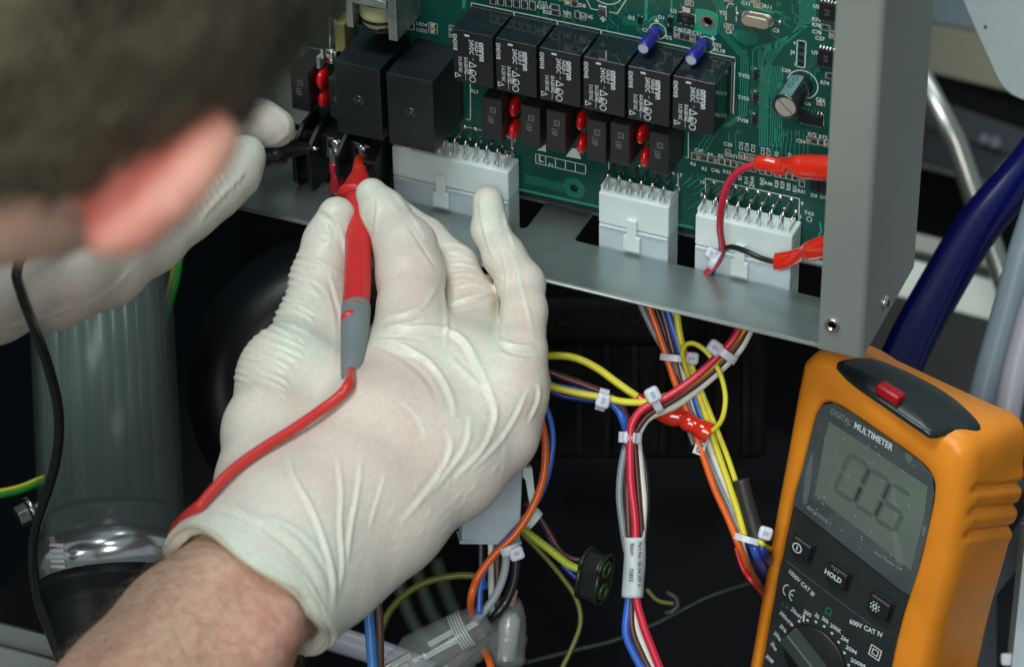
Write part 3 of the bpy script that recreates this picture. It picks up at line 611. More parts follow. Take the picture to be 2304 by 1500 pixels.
# central bundle: four wires arriving from the left, three from the upper right, all going down through a white sleeve
hA = thing("wiring_harness", "multicoloured wires gathered in the centre, running down through the white printed sleeve", "wiring harness", at(1425, 1270, 1200))
hA.location = (0, 0, 0)
dA = 1196
wire(D([(1200, 838), (1240, 866), (1290, 878), (1350, 896), (1384, 914), (1402, 945), (1411, 990, dA+5), (1413, 1080, dA+6), (1417, 1180, dA+5), (1416, 1250), (1414, 1350), (1408, 1420), (1425, 1468), (1455, 1520)], dA), 19, "blue", hA)
wire(D([(1200, 846), (1250, 884), (1310, 897), (1360, 904), (1395, 925), (1410, 985), (1405, 1100)], dA+5), 15, "dkblue", hA)
wire(D([(1200, 852), (1250, 872), (1310, 886), (1360, 894), (1410, 904), (1470, 901), (1530, 876), (1590, 832), (1640, 780), (1680, 730)], dA-5), 17, "yellow", hA)
wire(D([(1200, 822), (1260, 846), (1320, 868), (1370, 890), (1400, 918), (1416, 960), (1414, 1000), (1408, 1100), (1416, 1210)], dA+2), 17, "maroon", hA)
wire(D([(1395, 918), (1412, 950), (1418, 985), (1420, 1080)], dA+6), 10, "dkblue", hA)
wire(D([(1682, 700), (1652, 760), (1610, 806), (1560, 852), (1500, 893), (1450, 917), (1424, 948), (1418, 985), (1419, 1080), (1428, 1160), (1430, 1215), (1430, 1330), (1446, 1400), (1466, 1455), (1492, 1520)], dA-6), 19, "red", hA)
wire(D([(1694, 700), (1666, 764), (1625, 814), (1570, 862), (1510, 902), (1460, 932), (1434, 965), (1428, 985), (1434, 1080), (1442, 1180), (1446, 1240)], dA-1), 15, "maroon", hA)
wire(D([(1706, 700), (1684, 752), (1662, 790), (1628, 826), (1575, 872), (1520, 912), (1462, 938), (1440, 968), (1436, 990), (1442, 1060), (1448, 1130), (1444, 1210), (1432, 1335), (1430, 1400), (1448, 1452), (1476, 1520)], dA+1), 17, "white", hA)
wire(D([(1408, 1000), (1397, 1060), (1394, 1120), (1402, 1190), (1410, 1240)], dA+1), 17, "grey", hA)
wire(D([(1424, 990), (1412, 1080), (1414, 1180), (1418, 1250), (1420, 1360), (1424, 1420), (1444, 1470), (1470, 1520)], dA), 15, "brown", hA)
wire(D([(1436, 990), (1450, 1040), (1457, 1110), (1454, 1180), (1448, 1230)], dA+3), 13, "black", hA)
wire(D([(1424, 1350), (1430, 1420), (1446, 1462), (1482, 1520)], dA+3), 13, "black", hA)
SLV = mat("paper_sleeve", (.52, .58, .60), .5, bump=.3, bscale=90)
P = spline(pts([(1427, 1207, dA-3), (1427, 1270, dA-3), (1424, 1342, dA-3)]), 8); sl = MB(); k_ = dA/FPX
n = 24; V = []; rows = len(P)
for i in range(rows):
    for q in range(n):
        a = 2*math.pi*q/n; rr = 1+.05*math.sin(3*a+i*.3)
        V.append(P[i]+_R*(24.5*k_*rr*math.cos(a))-_F*(32*k_*rr*math.sin(a))+_U*((2.5 if math.cos(a) > .8 else 0)*(i == 0)))
sl.add(V, [(i*n+q, i*n+(q+1) % n, (i+1)*n+(q+1) % n, (i+1)*n+q) for i in range(rows-1) for q in range(n)], 0, True)
slo = sl.build("label_sleeve", SLV, hA); so_ = slo.modifiers.new("solid", 'SOLIDIFY'); so_.thickness = .3*S
INK = mat("sleeve_ink", (.03, .035, .04), .6)
tm = MB(); ax_ = P[-1]-P[0]; ax_ /= np.linalg.norm(ax_); rt = _R-ax_*(_R@ax_)
for s, x, y, sz, xo in (("Part No. 00-24-205 A", 1440, 1218, 2.05, .93), ("Batch", 1422, 1221, 2.2, 1.), ("75853", 1420, 1277, 2.2, 1.)):
    c = at(x, y, dA-3-32*k_*math.sqrt(max(0, 1-((x-1426)/24.5)**2))-.9); text_on(tm, s, c, ax_, rt, sz, 0, .01, ax='LEFT', wx=.95)
tm.build("printed_text", INK, slo)

# diagonal bundle to the right
hB = thing("wiring_harness", "diagonal bundle of wires with a black heat shrink tube, left of the orange multimeter", "wiring harness", (0, 0, 0))
dB = 1206
for col, w, P in (("grey", 15, [(1428, 650), (1448, 700), (1478, 760), (1512, 812), (1540, 880), (1568, 960), (1600, 1048), (1640, 1135), (1676, 1215), (1712, 1272, 1230), (1760, 1340, 1300), (1830, 1440, 1330)]),
                  ("orange", 16, [(1444, 650), (1464, 700), (1486, 762), (1503, 812), (1522, 868), (1548, 930), (1580, 1020), (1608, 1100), (1640, 1170), (1668, 1240), (1695, 1300, 1225), (1740, 1366, 1300), (1810, 1450, 1330)]),
                  ("navy", 15, [(1460, 650), (1480, 705), (1500, 765), (1512, 812), (1530, 866), (1560, 930), (1594, 1020), (1618, 1095), (1652, 1170), (1682, 1245), (1725, 1315, 1260), (1800, 1420, 1320)]),
                  ("brown", 16, [(1476, 650), (1492, 705), (1508, 765), (1520, 812), (1534, 866), (1562, 925), (1590, 1000)]),
                  ("dkblue", 18, [(1490, 650), (1503, 702), (1521, 760), (1536, 808), (1552, 850), (1572, 920), (1600, 985)]),
                  ("white", 16, [(1500, 650), (1514, 704), (1528, 750), (1532, 800), (1542, 850), (1568, 926), (1596, 1000), (1624, 1072), (1650, 1130), (1676, 1190)]),
                  ("yellow", 16, [(1518, 650), (1522, 700), (1530, 756), (1546, 815), (1566, 868), (1588, 935), (1616, 1020), (1642, 1095), (1660, 1150), (1676, 1208)]),
                  ("yellow", 13, [(1552, 810), (1578, 880), (1606, 950), (1634, 1020), (1656, 1084)]),
                  ("white", 12, [(1664, 1180), (1676, 1245), (1702, 1306, 1235), (1750, 1370, 1300), (1820, 1450, 1330)]),
                  ("blue", 22, [(1690, 1205), (1704, 1250), (1726, 1296, 1255), (1770, 1350, 1310), (1830, 1420, 1330)]), ("dkblue", 16, [(1704, 1205), (1722, 1250), (1756, 1300, 1290), (1820, 1380, 1330)]),
                  ("red", 9, [(1655, 1230), (1672, 1280), (1700, 1318), (1740, 1360, 1290), (1800, 1430, 1330)]), ("yellow", 11, [(1700, 1212), (1722, 1228), (1760, 1252, 1290), (1830, 1300, 1330)])):
    j = {"grey": 2, "orange": -2, "navy": 3, "brown": 2, "dkblue": 0, "white": 1, "yellow": -1, "blue": 3, "red": 4}.get(col, 0)
    wire(D(P, dB+j*1.1), w, WC["blue"] if col == "dkblue" and w > 16 else col, hB)
wire(D([(1667, 1078), (1680, 1130), (1697, 1190), (1706, 1222)], dB-2), 36, mat("heat_shrink", (.022, .023, .022), .5, bump=.3, bscale=500), hB, "heat_shrink_tube")
wire(D([(1508, 880), (1530, 915), (1555, 985), (1560, 1000)], dB+8), 10, "grey", hB)
fl = MB(); A = np.stack([_R, _U, -_F], 1)@np.array(Matrix.Rotation(math.radians(-20), 3, 'Z')); fl.box(at(1577, 1000, dB-3), (4.2, 8.0, .4), A=A); f_ = fl.build("wire_flag", SLV, hB)
tm = MB(); text_on(tm, "PHO", at(1577, 1000, dB-3.4), A@[-.05, -1, 0], A@[1, 0, 0], 3.2, 0, .02); tm.build("printed_text", INK, f_)

# yellow jumper, its red crimped splice, and the yellow loop
sp = thing("yellow_jumper_wire", "yellow wire arching right from the gloved hand into a red crimped sleeve", "wire", (0, 0, 0))
wire(D([(1195, 806), (1240, 800), (1290, 804), (1340, 826), (1390, 862), (1436, 894), (1462, 912)], 1212, -1), 18, "yellow", sp)
REDT = mat("red_vinyl_sleeve", (.62, .022, .008), .16, coat=.8, sss=.15, ssc=(1, .2, .1), var=.1, vscale=120)
def sleeve(prof, name, parent, flat=.8, m_=REDT):
    """prof: (px,py,depth,width px)"""
    P = np.array([at(p[0], p[1], p[2]) for p in prof]); W_ = [p[3]/2/FPX*p[2] for p in prof]
    Q = spline(np.column_stack([P, W_]), 5); r = Q[:, 3]; Q = Q[:, :3]; T = np.gradient(Q, axis=0); T /= np.linalg.norm(T, axis=1)[:, None]
    n = 20; V = []
    for i in range(len(Q)):
        u = np.cross(T[i], _F); u /= np.linalg.norm(u); w = np.cross(T[i], u)
        V += [Q[i]+r[i]*(math.cos(2*math.pi*q/n)*u+flat*math.sin(2*math.pi*q/n)*w) for q in range(n)]
    mb = MB(); mb.add(V, [(i*n+q, i*n+(q+1) % n, (i+1)*n+(q+1) % n, (i+1)*n+q) for i in range(len(Q)-1) for q in range(n)], 0, True)
    o = mb.build(name, m_, parent); s_ = o.modifiers.new("solid", 'SOLIDIFY'); s_.thickness = .7*S; return o
sleeve([(1432, 892, 1206, 20), (1452, 906, 1206, 34), (1490, 926, 1205, 44), (1515, 936, 1204, 47), (1534, 940, 1203, 38), (1550, 950, 1202, 44), (1566, 958, 1201, 38), (1580, 966, 1200, 46), (1596, 975, 1200, 50)], "crimp_sleeve", sp)
lp = thing("yellow_loop_wire", "thin yellow wire loop curling round to the end of the red crimped sleeve", "wire", (0, 0, 0))
wire([(1560, 880, 1206), (1541, 820, 1200), (1536, 790, 1196), (1545, 774, 1194), (1566, 774, 1193), (1594, 796, 1192), (1620, 840, 1192), (1632, 890, 1192), (1627, 935, 1193), (1611, 962, 1196), (1592, 972, 1200), (1578, 968, 1202)], 12, "yellow", lp, n=10)

# red and black leads across the third plug, each with a red spade sleeve
ld = thing("red_lead", "red wire curving down in front of the pins, ending in the upper red spade sleeve", "wire", (0, 0, 0))
def hp(x, y, h): return tuple(list((x, y)))+(float((onH(x, y, h)-CAM)@_F),)
wire([hp(1722, 366, 24), hp(1700, 370, 24), hp(1664, 384, 25), hp(1638, 414, 26), hp(1625, 458, 26), hp(1620, 510, 23), hp(1625, 560, 17), hp(1614, 590, 15), hp(1592, 612, 13.5), hp(1568, 630, 12)], 17, "red", ld, n=10)
sleeve([hp(1700, 366, 24)+(34,), hp(1722, 368, 24)+(36,), hp(1738, 371, 24)+(36,), hp(1750, 374, 24)+(41,), hp(1764, 374, 24)+(41,), hp(1776, 371, 25)+(37,), hp(1792, 372, 26)+(48,), hp(1810, 375, 26)+(56,), hp(1850, 378, 27)+(58,), hp(1900, 383, 27)+(58,)], "crimp_sleeve", ld, .62)
lk = thing("black_lead", "short black wire rising over the third plug into the lower red spade sleeve", "wire", (0, 0, 0))
wire([hp(1770, 590, 22), hp(1742, 589, 22), hp(1710, 580, 21), hp(1680, 566, 20), hp(1648, 556, 18), hp(1630, 562, 17), hp(1618, 582, 15.5), hp(1604, 606, 14), hp(1590, 630, 12)], 13, "black", lk, n=10)
sleeve([hp(1744, 588, 22)+(40,), hp(1758, 588, 22)+(42,), hp(1784, 580, 22)+(36,), hp(1806, 570, 23)+(32,), hp(1820, 566, 24)+(46,), hp(1850, 556, 25)+(50,), hp(1900, 540, 25)+(50,)], "crimp_sleeve", lk, .65)

# ties
tie(1355, 899, 1193, 105, 40, 0, "white cable tie on the left branch of the central wires, nearest the glove", 22, (2, 2), 34)
tie(1473, 902, 1191, 62, 46, 0, "white cable tie where the yellow and red wires part, above the red sleeve", 18, (-4, -14), 36)
tie(1418, 984, 1194, 4, 42, 0, "white cable tie just below the fork of the central wires", 24, (-2, 0), 30)
tie(1523, 806, 1203, 6, 66, 0, "white cable tie round the diagonal bundle, close under the metal sheet", 15, (34, 0), 30)
tie(1630, 796, 1190, -145, 52, 0, "white cable tie on the red, maroon and white wires right under the metal edge", 18, (-22, -14), 34)
tie(1684, 1213, 1203, 16, 62, 0, "white cable tie below the black heat shrink tube beside the multimeter", 14, (38, -14), 32)
tie(1148, 1236, 1178, -20, 34, 0, "white cable tie holding the orange and blue wires below the hanging white plug", 18, (14, 8), 34)
tie(1606, 584, 1158, -60, 34, 0, "white cable tie joining the red and black leads over the third plug", 15, (-6, -14), 26)

# ---------------------------------------------- left group below the hand
ob = thing("orange_wire", "orange wire bowing out from behind the gloved hand down to the clear connector", "wire", (0, 0, 0))
wire(D([(1195, 880), (1216, 940), (1227, 1000), (1222, 1075), (1198, 1140), (1160, 1200), (1110, 1250), (1075, 1298), (1060, 1345), (1063, 1385, 1200), (1072, 1420, 1216), (1086, 1452, 1214), (1100, 1484, 1205), (1114, 1530, 1202)], 1184), 18, "orange", ob, n=10)
bb = thing("blue_wire", "blue wire running just outside the orange wire below the glove", "wire", (0, 0, 0))
wire(D([(1195, 860), (1226, 910), (1243, 970), (1240, 1030), (1222, 1100), (1186, 1160), (1146, 1206), (1106, 1252), (1082, 1310), (1078, 1380)], 1188), 14, "blue", bb, n=10)
hp_ = thing("hanging_plug", "large white plug housing hanging half hidden below the palm of the glove", "connector", (0, 0, 0))
A = np.stack([_R*.995-_U*.02+_F*.1, _U*.97+_R*-.04-_F*.2, -_F], 1); A = np.linalg.qr(A)[0]; A = A*np.sign(np.diag(A.T@np.stack([_R, _U, -_F], 1)))
c = at(1104, 1118, 1205); a = MB(); a.box(c, (22.5, 33, 14), A=A); b = a.build("housing", NYLON2, hp_); bevel(b, .8, 3)
a = MB(); a.box(c+A@[0, -16.2, 0], (24.0, 1.4, 15), A=A); a.build("rim", NYLON2, hp_, bev=.3)
a = MB(); o_ = c+A@[11.3, 0, 3]
a.prism([(0, 14), (3.5, 14), (5.0, 4), (7.3, 3), (5.0, -5.2), (4.2, -5.0), (2.6, 2), (1.2, 9), (0, 10)], o_, A[:, 0], A[:, 1], A[:, 2]*5); a.build("latch", NYLON, hp_, bev=.3)
for x, col in ((1082, "black"), (1104, "white"), (1118, "brown")):
    wire(D([(x, 1200), (x+1, 1250), (x+1, 1310), (x+4, 1390)], 1207), 15, col, hp_)
nb = MB(); nb.lathe([(0, 3.6), (3, 4.4), (5.5, 3.9)], at(1183, 1152, 1200), _R*.6+_U*-.5, 18); nb.build("nylon_bush", NYLON, hp_)
wb = thing("blue_boot", "small blue insulating boot on a black wire above the clear connector", "connector", (0, 0, 0))
wire(D([(1074, 1286), (1084, 1305), (1090, 1325)], 1202), 20, "blue", wb, "boot")
ca = thing("grey_tube_cable", "light grey cable bending from the tie down into the clear connector", "cable", (0, 0, 0))
wire(D([(1140, 1240), (1134, 1290), (1114, 1340), (1084, 1380), (1060, 1404, 1197)], 1190, 1), 19, mat("grey_cable", (.30, .36, .38), .4), ca, n=10)
cb = thing("black_tube_cable", "thick black cable beside the grey cable at the clear connector", "cable", (0, 0, 0))
wire(D([(1162, 1236), (1158, 1300), (1140, 1350), (1112, 1386), (1098, 1400, 1206)], 1193, 1), 20, "black", cb, n=10)
# clear moulded connectors
CLEAR = mat("clear_pvc", (.40, .48, .47), .09, alpha=.22, ior=1.45, var=.15, vscale=120, bump=.3, bscale=160, coat=.6)
CLEAR2 = mat("moulded_core", (.42, .47, .45), .15, coat=.5, trans=0, ior=1.4, var=.1)
cc = thing("clear_connector", "clear moulded cable connector lying at the bottom, pointing up to the right", "connector", (0, 0, 0))
a0, a1 = at(840, 1526, 1200), at(1098, 1385, 1196); ax = a1-a0; L_ = np.linalg.norm(ax)
prof = [(0, 4.6), (L_*.10, 5.0), (L_*.28, 7.5), (L_*.34, 9.2), (L_*.355, 9.7), (L_*.37, 9.2), (L_*.40, 9.7), (L_*.42, 9.2), (L_*.46, 9.9), (L_*.48, 9.4), (L_*.7, 8.6), (L_*.9, 7.0), (L_, 5.6)]
a = MB(); a.lathe(prof, a0, ax, 32, sc=(1, .85)); a.build("moulding", CLEAR, cc)
a = MB(); [a.box(a0+ax*t_+_U*s_, (w_, 2.2, 3), A=np.stack([ax/L_, np.cross(_F, ax/L_), _F], 1)) for t_, s_, w_ in ((.62, 1.6, 14), (.60, -2.4, 16), (.84, 0, 7), (.24, 1.5, 9), (.22, -1.8, 9))]; a.build("inner_core", CLEAR2, cc)
for k in range(5): a = MB(); a.lathe([(0, 8.3), (.5, 8.9), (1.0, 8.3)], a0+ax*(.72+.022*k), ax, 20, sc=(1, .8)); a.build("grip_ring", CLEAR2, cc)
a = MB()
for s in (-1.8, 1.8): a.tube([a0+ax*.05+_U*s, a0+ax*.30+_U*s], 1.1, 8)
a.build("terminal_pin", mat("brass_pin", (.55, .52, .40), .3, metal=1), cc)
cc2 = thing("clear_connector", "second clear connector with ribs, behind and to the lower right of the first", "connector", (0, 0, 0))
a0, a1 = at(960, 1535, 1215), at(1112, 1410, 1210); ax = a1-a0; L_ = np.linalg.norm(ax)
a = MB(); a.lathe([(0, 6.5), (L_*.3, 7.4)]+[(L_*(.34+.06*k), 6.6+(k % 2)*.9) for k in range(9)]+[(L_*.9, 6.4), (L_, 5)], a0, ax, 28); a.build("moulding", CLEAR, cc2)
a = MB(); a.lathe([(0, 3.4), (L_*.9, 3.4)], a0, ax, 12); a.build("inner_core", mat("smoky_core", (.16, .13, .13), .4), cc2)
cc3 = thing("clear_connector", "upright clear ribbed cap at the end of the copper coloured wire", "connector", (0, 0, 0))
a0, a1 = at(1138, 1496, 1212), at(1150, 1345, 1208); ax = a1-a0; L_ = np.linalg.norm(ax)
a = MB(); a.lathe([(0, 6.0), (L_*.06, 7.4), (L_*.12, 7.8), (L_*.16, 7.2), (L_*.38, 7.4), (L_*.42, 7.9), (L_*.47, 7.0), (L_*.66, 6.8), (L_*.7, 6.2), (L_*.74, 6.6), (L_*.78, 5.8), (L_*.85, 5.6), (L_, 3.6)], a0, ax, 32); a.build("moulding", CLEAR, cc3)
a = MB(); a.lathe([(L_*.1, 3.8), (L_*.7, 4.4), (L_*.8, 2.6)], a0, ax, 16); a.build("inner_core", CLEAR2, cc3)
wire(D([(1150, 1362), (1154, 1345), (1158, 1325)], 1207), 16, mat("copper_pink", (.45, .27, .20), .4), cc3, "copper_wire")
# yellow/green earth wires and others further back
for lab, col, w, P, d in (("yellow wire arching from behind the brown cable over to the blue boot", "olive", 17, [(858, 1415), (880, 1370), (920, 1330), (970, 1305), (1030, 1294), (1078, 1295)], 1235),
                          ("bright yellow green wire leading right into the oval grommet", "ygreen", 19, [(1165, 1180), (1200, 1208), (1240, 1238), (1275, 1266), (1305, 1280), (1338, 1286)], 1222),
                          ("dark red wire drooping into the top of the oval grommet", "maroon", 12, [(1180, 1130), (1215, 1165), (1240, 1205), (1262, 1240), (1295, 1258), (1345, 1256)], 1228),
                          ("dark navy wire between the orange wire and the oval grommet", "navy", 12, [(1190, 1140), (1222, 1180), (1245, 1225), (1280, 1268), (1310, 1300), (1330, 1316)], 1232),
                          ("short blue wire ending in the lower hole of the oval grommet", "dkblue", 14, [(1265, 1268), (1285, 1288), (1318, 1318)], 1226),
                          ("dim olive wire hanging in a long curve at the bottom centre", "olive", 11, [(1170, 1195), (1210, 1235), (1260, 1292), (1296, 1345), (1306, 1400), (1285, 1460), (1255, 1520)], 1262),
                          ("dark green wire crossing the machine floor towards the right", "dkgreen", 14, [(1180, 1490), (1290, 1462), (1380, 1440), (1480, 1400), (1600, 1340), (1760, 1290)], 1330),
                          ("blue flat cable hanging below the cuff of the glove", "ltblue", 24, [(818, 1270), (826, 1330), (832, 1410), (840, 1520)], 1150),
                          ("brown cable hanging next to the blue flat cable", "brown", 18, [(843, 1270), (850, 1330), (855, 1410), (856, 1520)], 1160),
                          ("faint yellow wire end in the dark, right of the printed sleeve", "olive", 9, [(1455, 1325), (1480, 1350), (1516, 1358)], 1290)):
    t = thing("loose_wire" if "cable" not in lab[:16] else "flat_cable", lab, "wire" if "cable" not in lab[:16] else "cable", (0, 0, 0)); wire(D(P, d), w, col, t, n=10)
# oval grommet plate
gm = thing("oval_grommet", "black oval two-hole grommet with green rimmed holes, on its side in the dark", "grommet", (0, 0, 0))
A = np.stack([_R*.5+_F*.8+_U*.3, _U*.93+_R*.35, np.zeros(3)], 1); u = A[:, 0]/np.linalg.norm(A[:, 0]); v = A[:, 1]-u*(A[:, 1]@u); v /= np.linalg.norm(v); w = np.cross(u, v)
c = at(1338, 1296, 1225); GRM = mat("grommet_rubber", (.014, .020, .016), .3)
def ringpath(c, a, b, n=40): return [c+u*a*math.cos(2*math.pi*k/n)+v*b*math.sin(2*math.pi*k/n) for k in range(n+1)]
st = stadium(21, 12, 10); a = MB(); a.prism([(q, p) for p, q in st], c-w*4, u, v, w*8); gb = a.build("body", GRM, gm); bevel(gb, 1.2, 3)
for s_ in (-4.2, 4.2): a = MB(); a.tube([c+w*s_+u*q*1.02+v*p*1.02 for p, q in st+st[:1]], .9, 8); a.build("rim", GRM, gm)
for dy in (-5, 5): a = MB(); a.tube([p_-w*(4.6 if w@_F > 0 else -4.6) for p_ in ringpath(c+v*dy, 2.9, 2.9)], .8, 8); a.build("hole_rim", mat("green_rubber", (.03, .065, .018), .35), gm)
# ================================================================== surroundings
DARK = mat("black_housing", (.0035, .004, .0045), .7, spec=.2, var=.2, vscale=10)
def slab(name, corners, d, thick, m_, parent=None):
    """real board: outline from picture corners on a plane at depth d (perpendicular to view unless depths given), given thickness"""
    P = np.array([at(c[0], c[1], c[2] if len(c) > 2 else d) for c in corners]); n = np.cross(P[1]-P[0], P[2]-P[0]); n /= np.linalg.norm(n)
    if n@_F < 0: n = -n
    k = len(P); mb = MB(); V = np.vstack([P, P+n*thick]); mb.add(V, [list(range(k)), list(range(k, 2*k))[::-1]]+[(i, (i+1) % k+0, (i+1) % k+k, i+k) for i in range(k)])
    return mb.build(name, m_, parent)
# machine interior: back wall, floor, left wall (a real box behind everything)
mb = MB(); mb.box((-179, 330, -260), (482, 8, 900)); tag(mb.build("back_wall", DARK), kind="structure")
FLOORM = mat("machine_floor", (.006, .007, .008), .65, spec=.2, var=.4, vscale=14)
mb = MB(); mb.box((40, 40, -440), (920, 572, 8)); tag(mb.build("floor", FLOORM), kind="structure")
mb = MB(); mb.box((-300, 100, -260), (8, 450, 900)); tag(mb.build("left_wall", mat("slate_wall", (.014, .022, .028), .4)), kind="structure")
mb = MB(); mb.box((900, 200, -760), (6000, 6000, 10)); tag(mb.build("workshop_floor", mat("workshop_floor", (.06, .065, .065), .7, var=.2, vscale=3)), kind="structure")
# room seen past the right side of the enclosure
o = thing("desk_equipment", "out of focus dark grey cabinet with pale stripes behind the right side of the enclosure", "cabinet", (0, 0, 0))
CRM = mat("cream_panel", (.30, .29, .20), .6); 
slab("cream_panel", [(1960, 30), (2420, 110), (2420, 240), (1960, 130)], 1640, 20, CRM, o)
slab("blue_rail", [(1960, -160), (2420, -80), (2420, 106), (1960, 26)], 1645, 20, mat("pale_blue_panel", (.19, .26, .29), .5), o)
slab("dark_rim", [(1960, 134), (2420, 244), (2420, 330), (1960, 172)], 1650, 10, DARK, o)
slab("grey_band", [(1960, 174), (2420, 332), (2420, 395), (1960, 245)], 1640, 20, mat("grey_band", (.036, .048, .052), .5), o)
slab("dark_panel", [(1960, 249), (2420, 398), (2420, 450), (1960, 335)], 1642, 20, mat("slate_panel", (.018, .026, .031), .5), o)
slab("trim_strip", [(1960, 338), (2420, 454), (2420, 464), (1960, 348)], 1630, 12, mat("grey_trim", (.10, .11, .11), .5), o)
tm = MB()
for dx, s_ in ((0, 5), (12, 4), (22, 6)): tm.lathe([(0, s_*.5), (.5, s_*.5)], at(2214+dx*1.1, 312+dx*.35, 1636), -_F, 12)
tm.build("printed_logo", mat("faint_logo", (.18, .19, .26), .5), o)
slab("black_side", [(1960, 352), (2420, 468), (2420, 640), (1960, 500)], 1690, 20, DARK, o)
b2 = thing("white_tray", "blurred white tray low behind the blue hose", "tray", (0, 0, 0))
slab("pale_ledge", [(1960, 500), (2330, 590), (2330, 625), (1960, 540)], 1560, 12, mat("beige_ledge", (.34, .36, .31), .5), b2)
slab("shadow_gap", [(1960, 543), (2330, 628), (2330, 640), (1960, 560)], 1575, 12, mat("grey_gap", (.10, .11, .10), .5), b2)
slab("tray_face", [(1960, 562), (2330, 655), (2330, 745), (1960, 650)], 1560, 14, mat("white_tray", (.74, .80, .72), .5), b2)
b3 = thing("dark_bin", "plain dark box below the white tray, behind the grey hoses", "box", (0, 0, 0))
slab("front_panel", [(1940, 650), (2340, 748), (2340, 1060), (1940, 960)], 1540, 30, mat("bin_face", (.016, .019, .017), .5), b3)
# steel tube crossing
TUBEM = mat("steel_tube", (.44, .46, .42), .30, metal=.85)
o = thing("steel_tube", "out of focus steel tube slanting down behind the blue hose", "tube", (0, 0, 0))
mb = MB(); mb.tube(pts([(2060, 150, 1490), (2150, 320, 1490), (2262, 640, 1490), (2310, 800, 1490)]), 5.4, 20); mb.build("tube_body", TUBEM, o)
# blue hose
o = thing("blue_hose", "thick glossy dark blue hose rising to the right behind the multimeter", "hose", (0, 0, 0))
BLH = mat("blue_hose", (.002, .0035, .062), .2, coat=.25, spec=.4)
Q = spline(pts([(3300, -520, 1400), (2700, 0, 1350), (2420, 250, 1330), (2310, 380, 1320), (2200, 510, 1305), (2120, 640, 1290), (2050, 770, 1275), (2005, 880, 1265), (1975, 1000, 1260)]), 12); mb = MB(); mb.tube(Q, 9.6, 28); mb.build("hose_body", BLH, o)
GT = mat("grey_translucent_hose", (.24, .31, .36), .3, trans=.25, ior=1.3, sss=.2, ssc=(.8, 1, 1)); GT2 = mat("grey_hose_pale", (.34, .34, .40), .35, sss=.2)
o = thing("grey_hose", "slate grey hose next to the blue hose, running down behind the multimeter", "hose", (0, 0, 0))
mb = MB(); mb.tube(spline(pts([(2600, -300, 1320), (2430, 180, 1300), (2345, 440, 1290), (2300, 580, 1285), (2262, 720, 1280), (2225, 850, 1275), (2195, 980, 1270), (2175, 1120, 1268)]), 10), 6.6, 24); mb.build("hose_body", GT, o)
o = thing("pale_hose", "pale lilac grey hose at the right edge above the multimeter", "hose", (0, 0, 0))
mb = MB(); mb.tube(spline(pts([(2640, -200, 1300), (2480, 260, 1280), (2385, 520, 1270), (2335, 660, 1266), (2305, 760, 1262), (2280, 860, 1258), (2262, 960, 1256), (2250, 1080, 1254)]), 10), 5.6, 24); mb.build("hose_body", GT2, o)
# grey plate with a rounded corner, upper right
o = thing("painted_plate", "light grey painted metal plate with a rounded lower corner, top right", "metal plate", (0, 0, 0))
pl = slab("plate_sheet", [(2140, -60), (2165, -5), (2190, 55), (2216, 112), (2240, 165), (2250, 185), (2262, 200), (2278, 213), (2298, 222), (2330, 232), (2480, 262), (2480, -60)], 1330, 2, mat("grey_paint", (.27, .32, .325), .5, var=.05, vscale=300, bump=.15, bscale=1500), o)
mb = MB(); mb.lathe([(0, .7), (.4, .3)], at(2217, 61, 1329.5), -_F, 8); mb.build("paint_chip", DARK, pl)
# lower right: grey post, bracket, white channel
o = thing("grey_post", "narrow dark grey upright behind the lower right of the multimeter", "post", (0, 0, 0))
mb = MB(); A = np.stack([_R, _U, -_F], 1); mb.box(at(2215, 1420, 1330), (9, 90, 9), A=A); mb.build("upright", mat("post_grey", (.05, .065, .075), .5), o)
slab("strap", [(2190, 1340), (2320, 1130), (2320, 1240), (2200, 1390)], 1300, 3, mat("strap_blue_grey", (.045, .06, .075), .5), o)
o = thing("white_channel", "pale plastic channel running down the lower right edge of the picture", "channel", (0, 0, 0))
slab("channel_front", [(2310, 1180), (2400, 1170), (2400, 1560), (2270, 1560)], 1240, 14, mat("pale_channel", (.34, .42, .45), .4, var=.1, vscale=60), o)
mb = MB(); mb.box(at(2268, 1482, 1246), (6, 5, 5), A=A); k = mb.build("clip", TIEM, o); bevel(k, 1.2, 2)

# ---------------------------------------------- big black drum (pump) and finned motor in the dark
o = thing("pump_housing", "glossy black rounded pump housing in shadow behind the gloved hand", "pump", (0, 0, 0))
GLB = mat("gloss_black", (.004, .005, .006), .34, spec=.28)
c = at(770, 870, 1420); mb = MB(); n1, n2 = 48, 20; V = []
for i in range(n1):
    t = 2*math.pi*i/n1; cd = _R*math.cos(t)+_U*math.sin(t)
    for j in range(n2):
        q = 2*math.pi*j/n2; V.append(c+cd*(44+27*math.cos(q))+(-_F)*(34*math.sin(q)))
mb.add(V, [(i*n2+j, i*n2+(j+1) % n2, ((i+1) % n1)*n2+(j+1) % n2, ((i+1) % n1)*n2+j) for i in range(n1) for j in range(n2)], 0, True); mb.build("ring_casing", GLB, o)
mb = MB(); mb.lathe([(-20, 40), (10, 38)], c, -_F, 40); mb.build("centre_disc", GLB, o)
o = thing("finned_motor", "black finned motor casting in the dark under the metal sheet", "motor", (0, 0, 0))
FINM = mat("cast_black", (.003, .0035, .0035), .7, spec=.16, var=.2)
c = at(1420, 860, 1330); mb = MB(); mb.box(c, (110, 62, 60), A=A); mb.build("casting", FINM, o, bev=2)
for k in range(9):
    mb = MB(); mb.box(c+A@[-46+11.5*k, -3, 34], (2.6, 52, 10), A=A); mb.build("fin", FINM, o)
mb = MB(); mb.box(c+A@[-8, 26, 38], (74, 20, 14), A=A); k = mb.build("end_bracket", FINM, o); bevel(k, 6, 4)
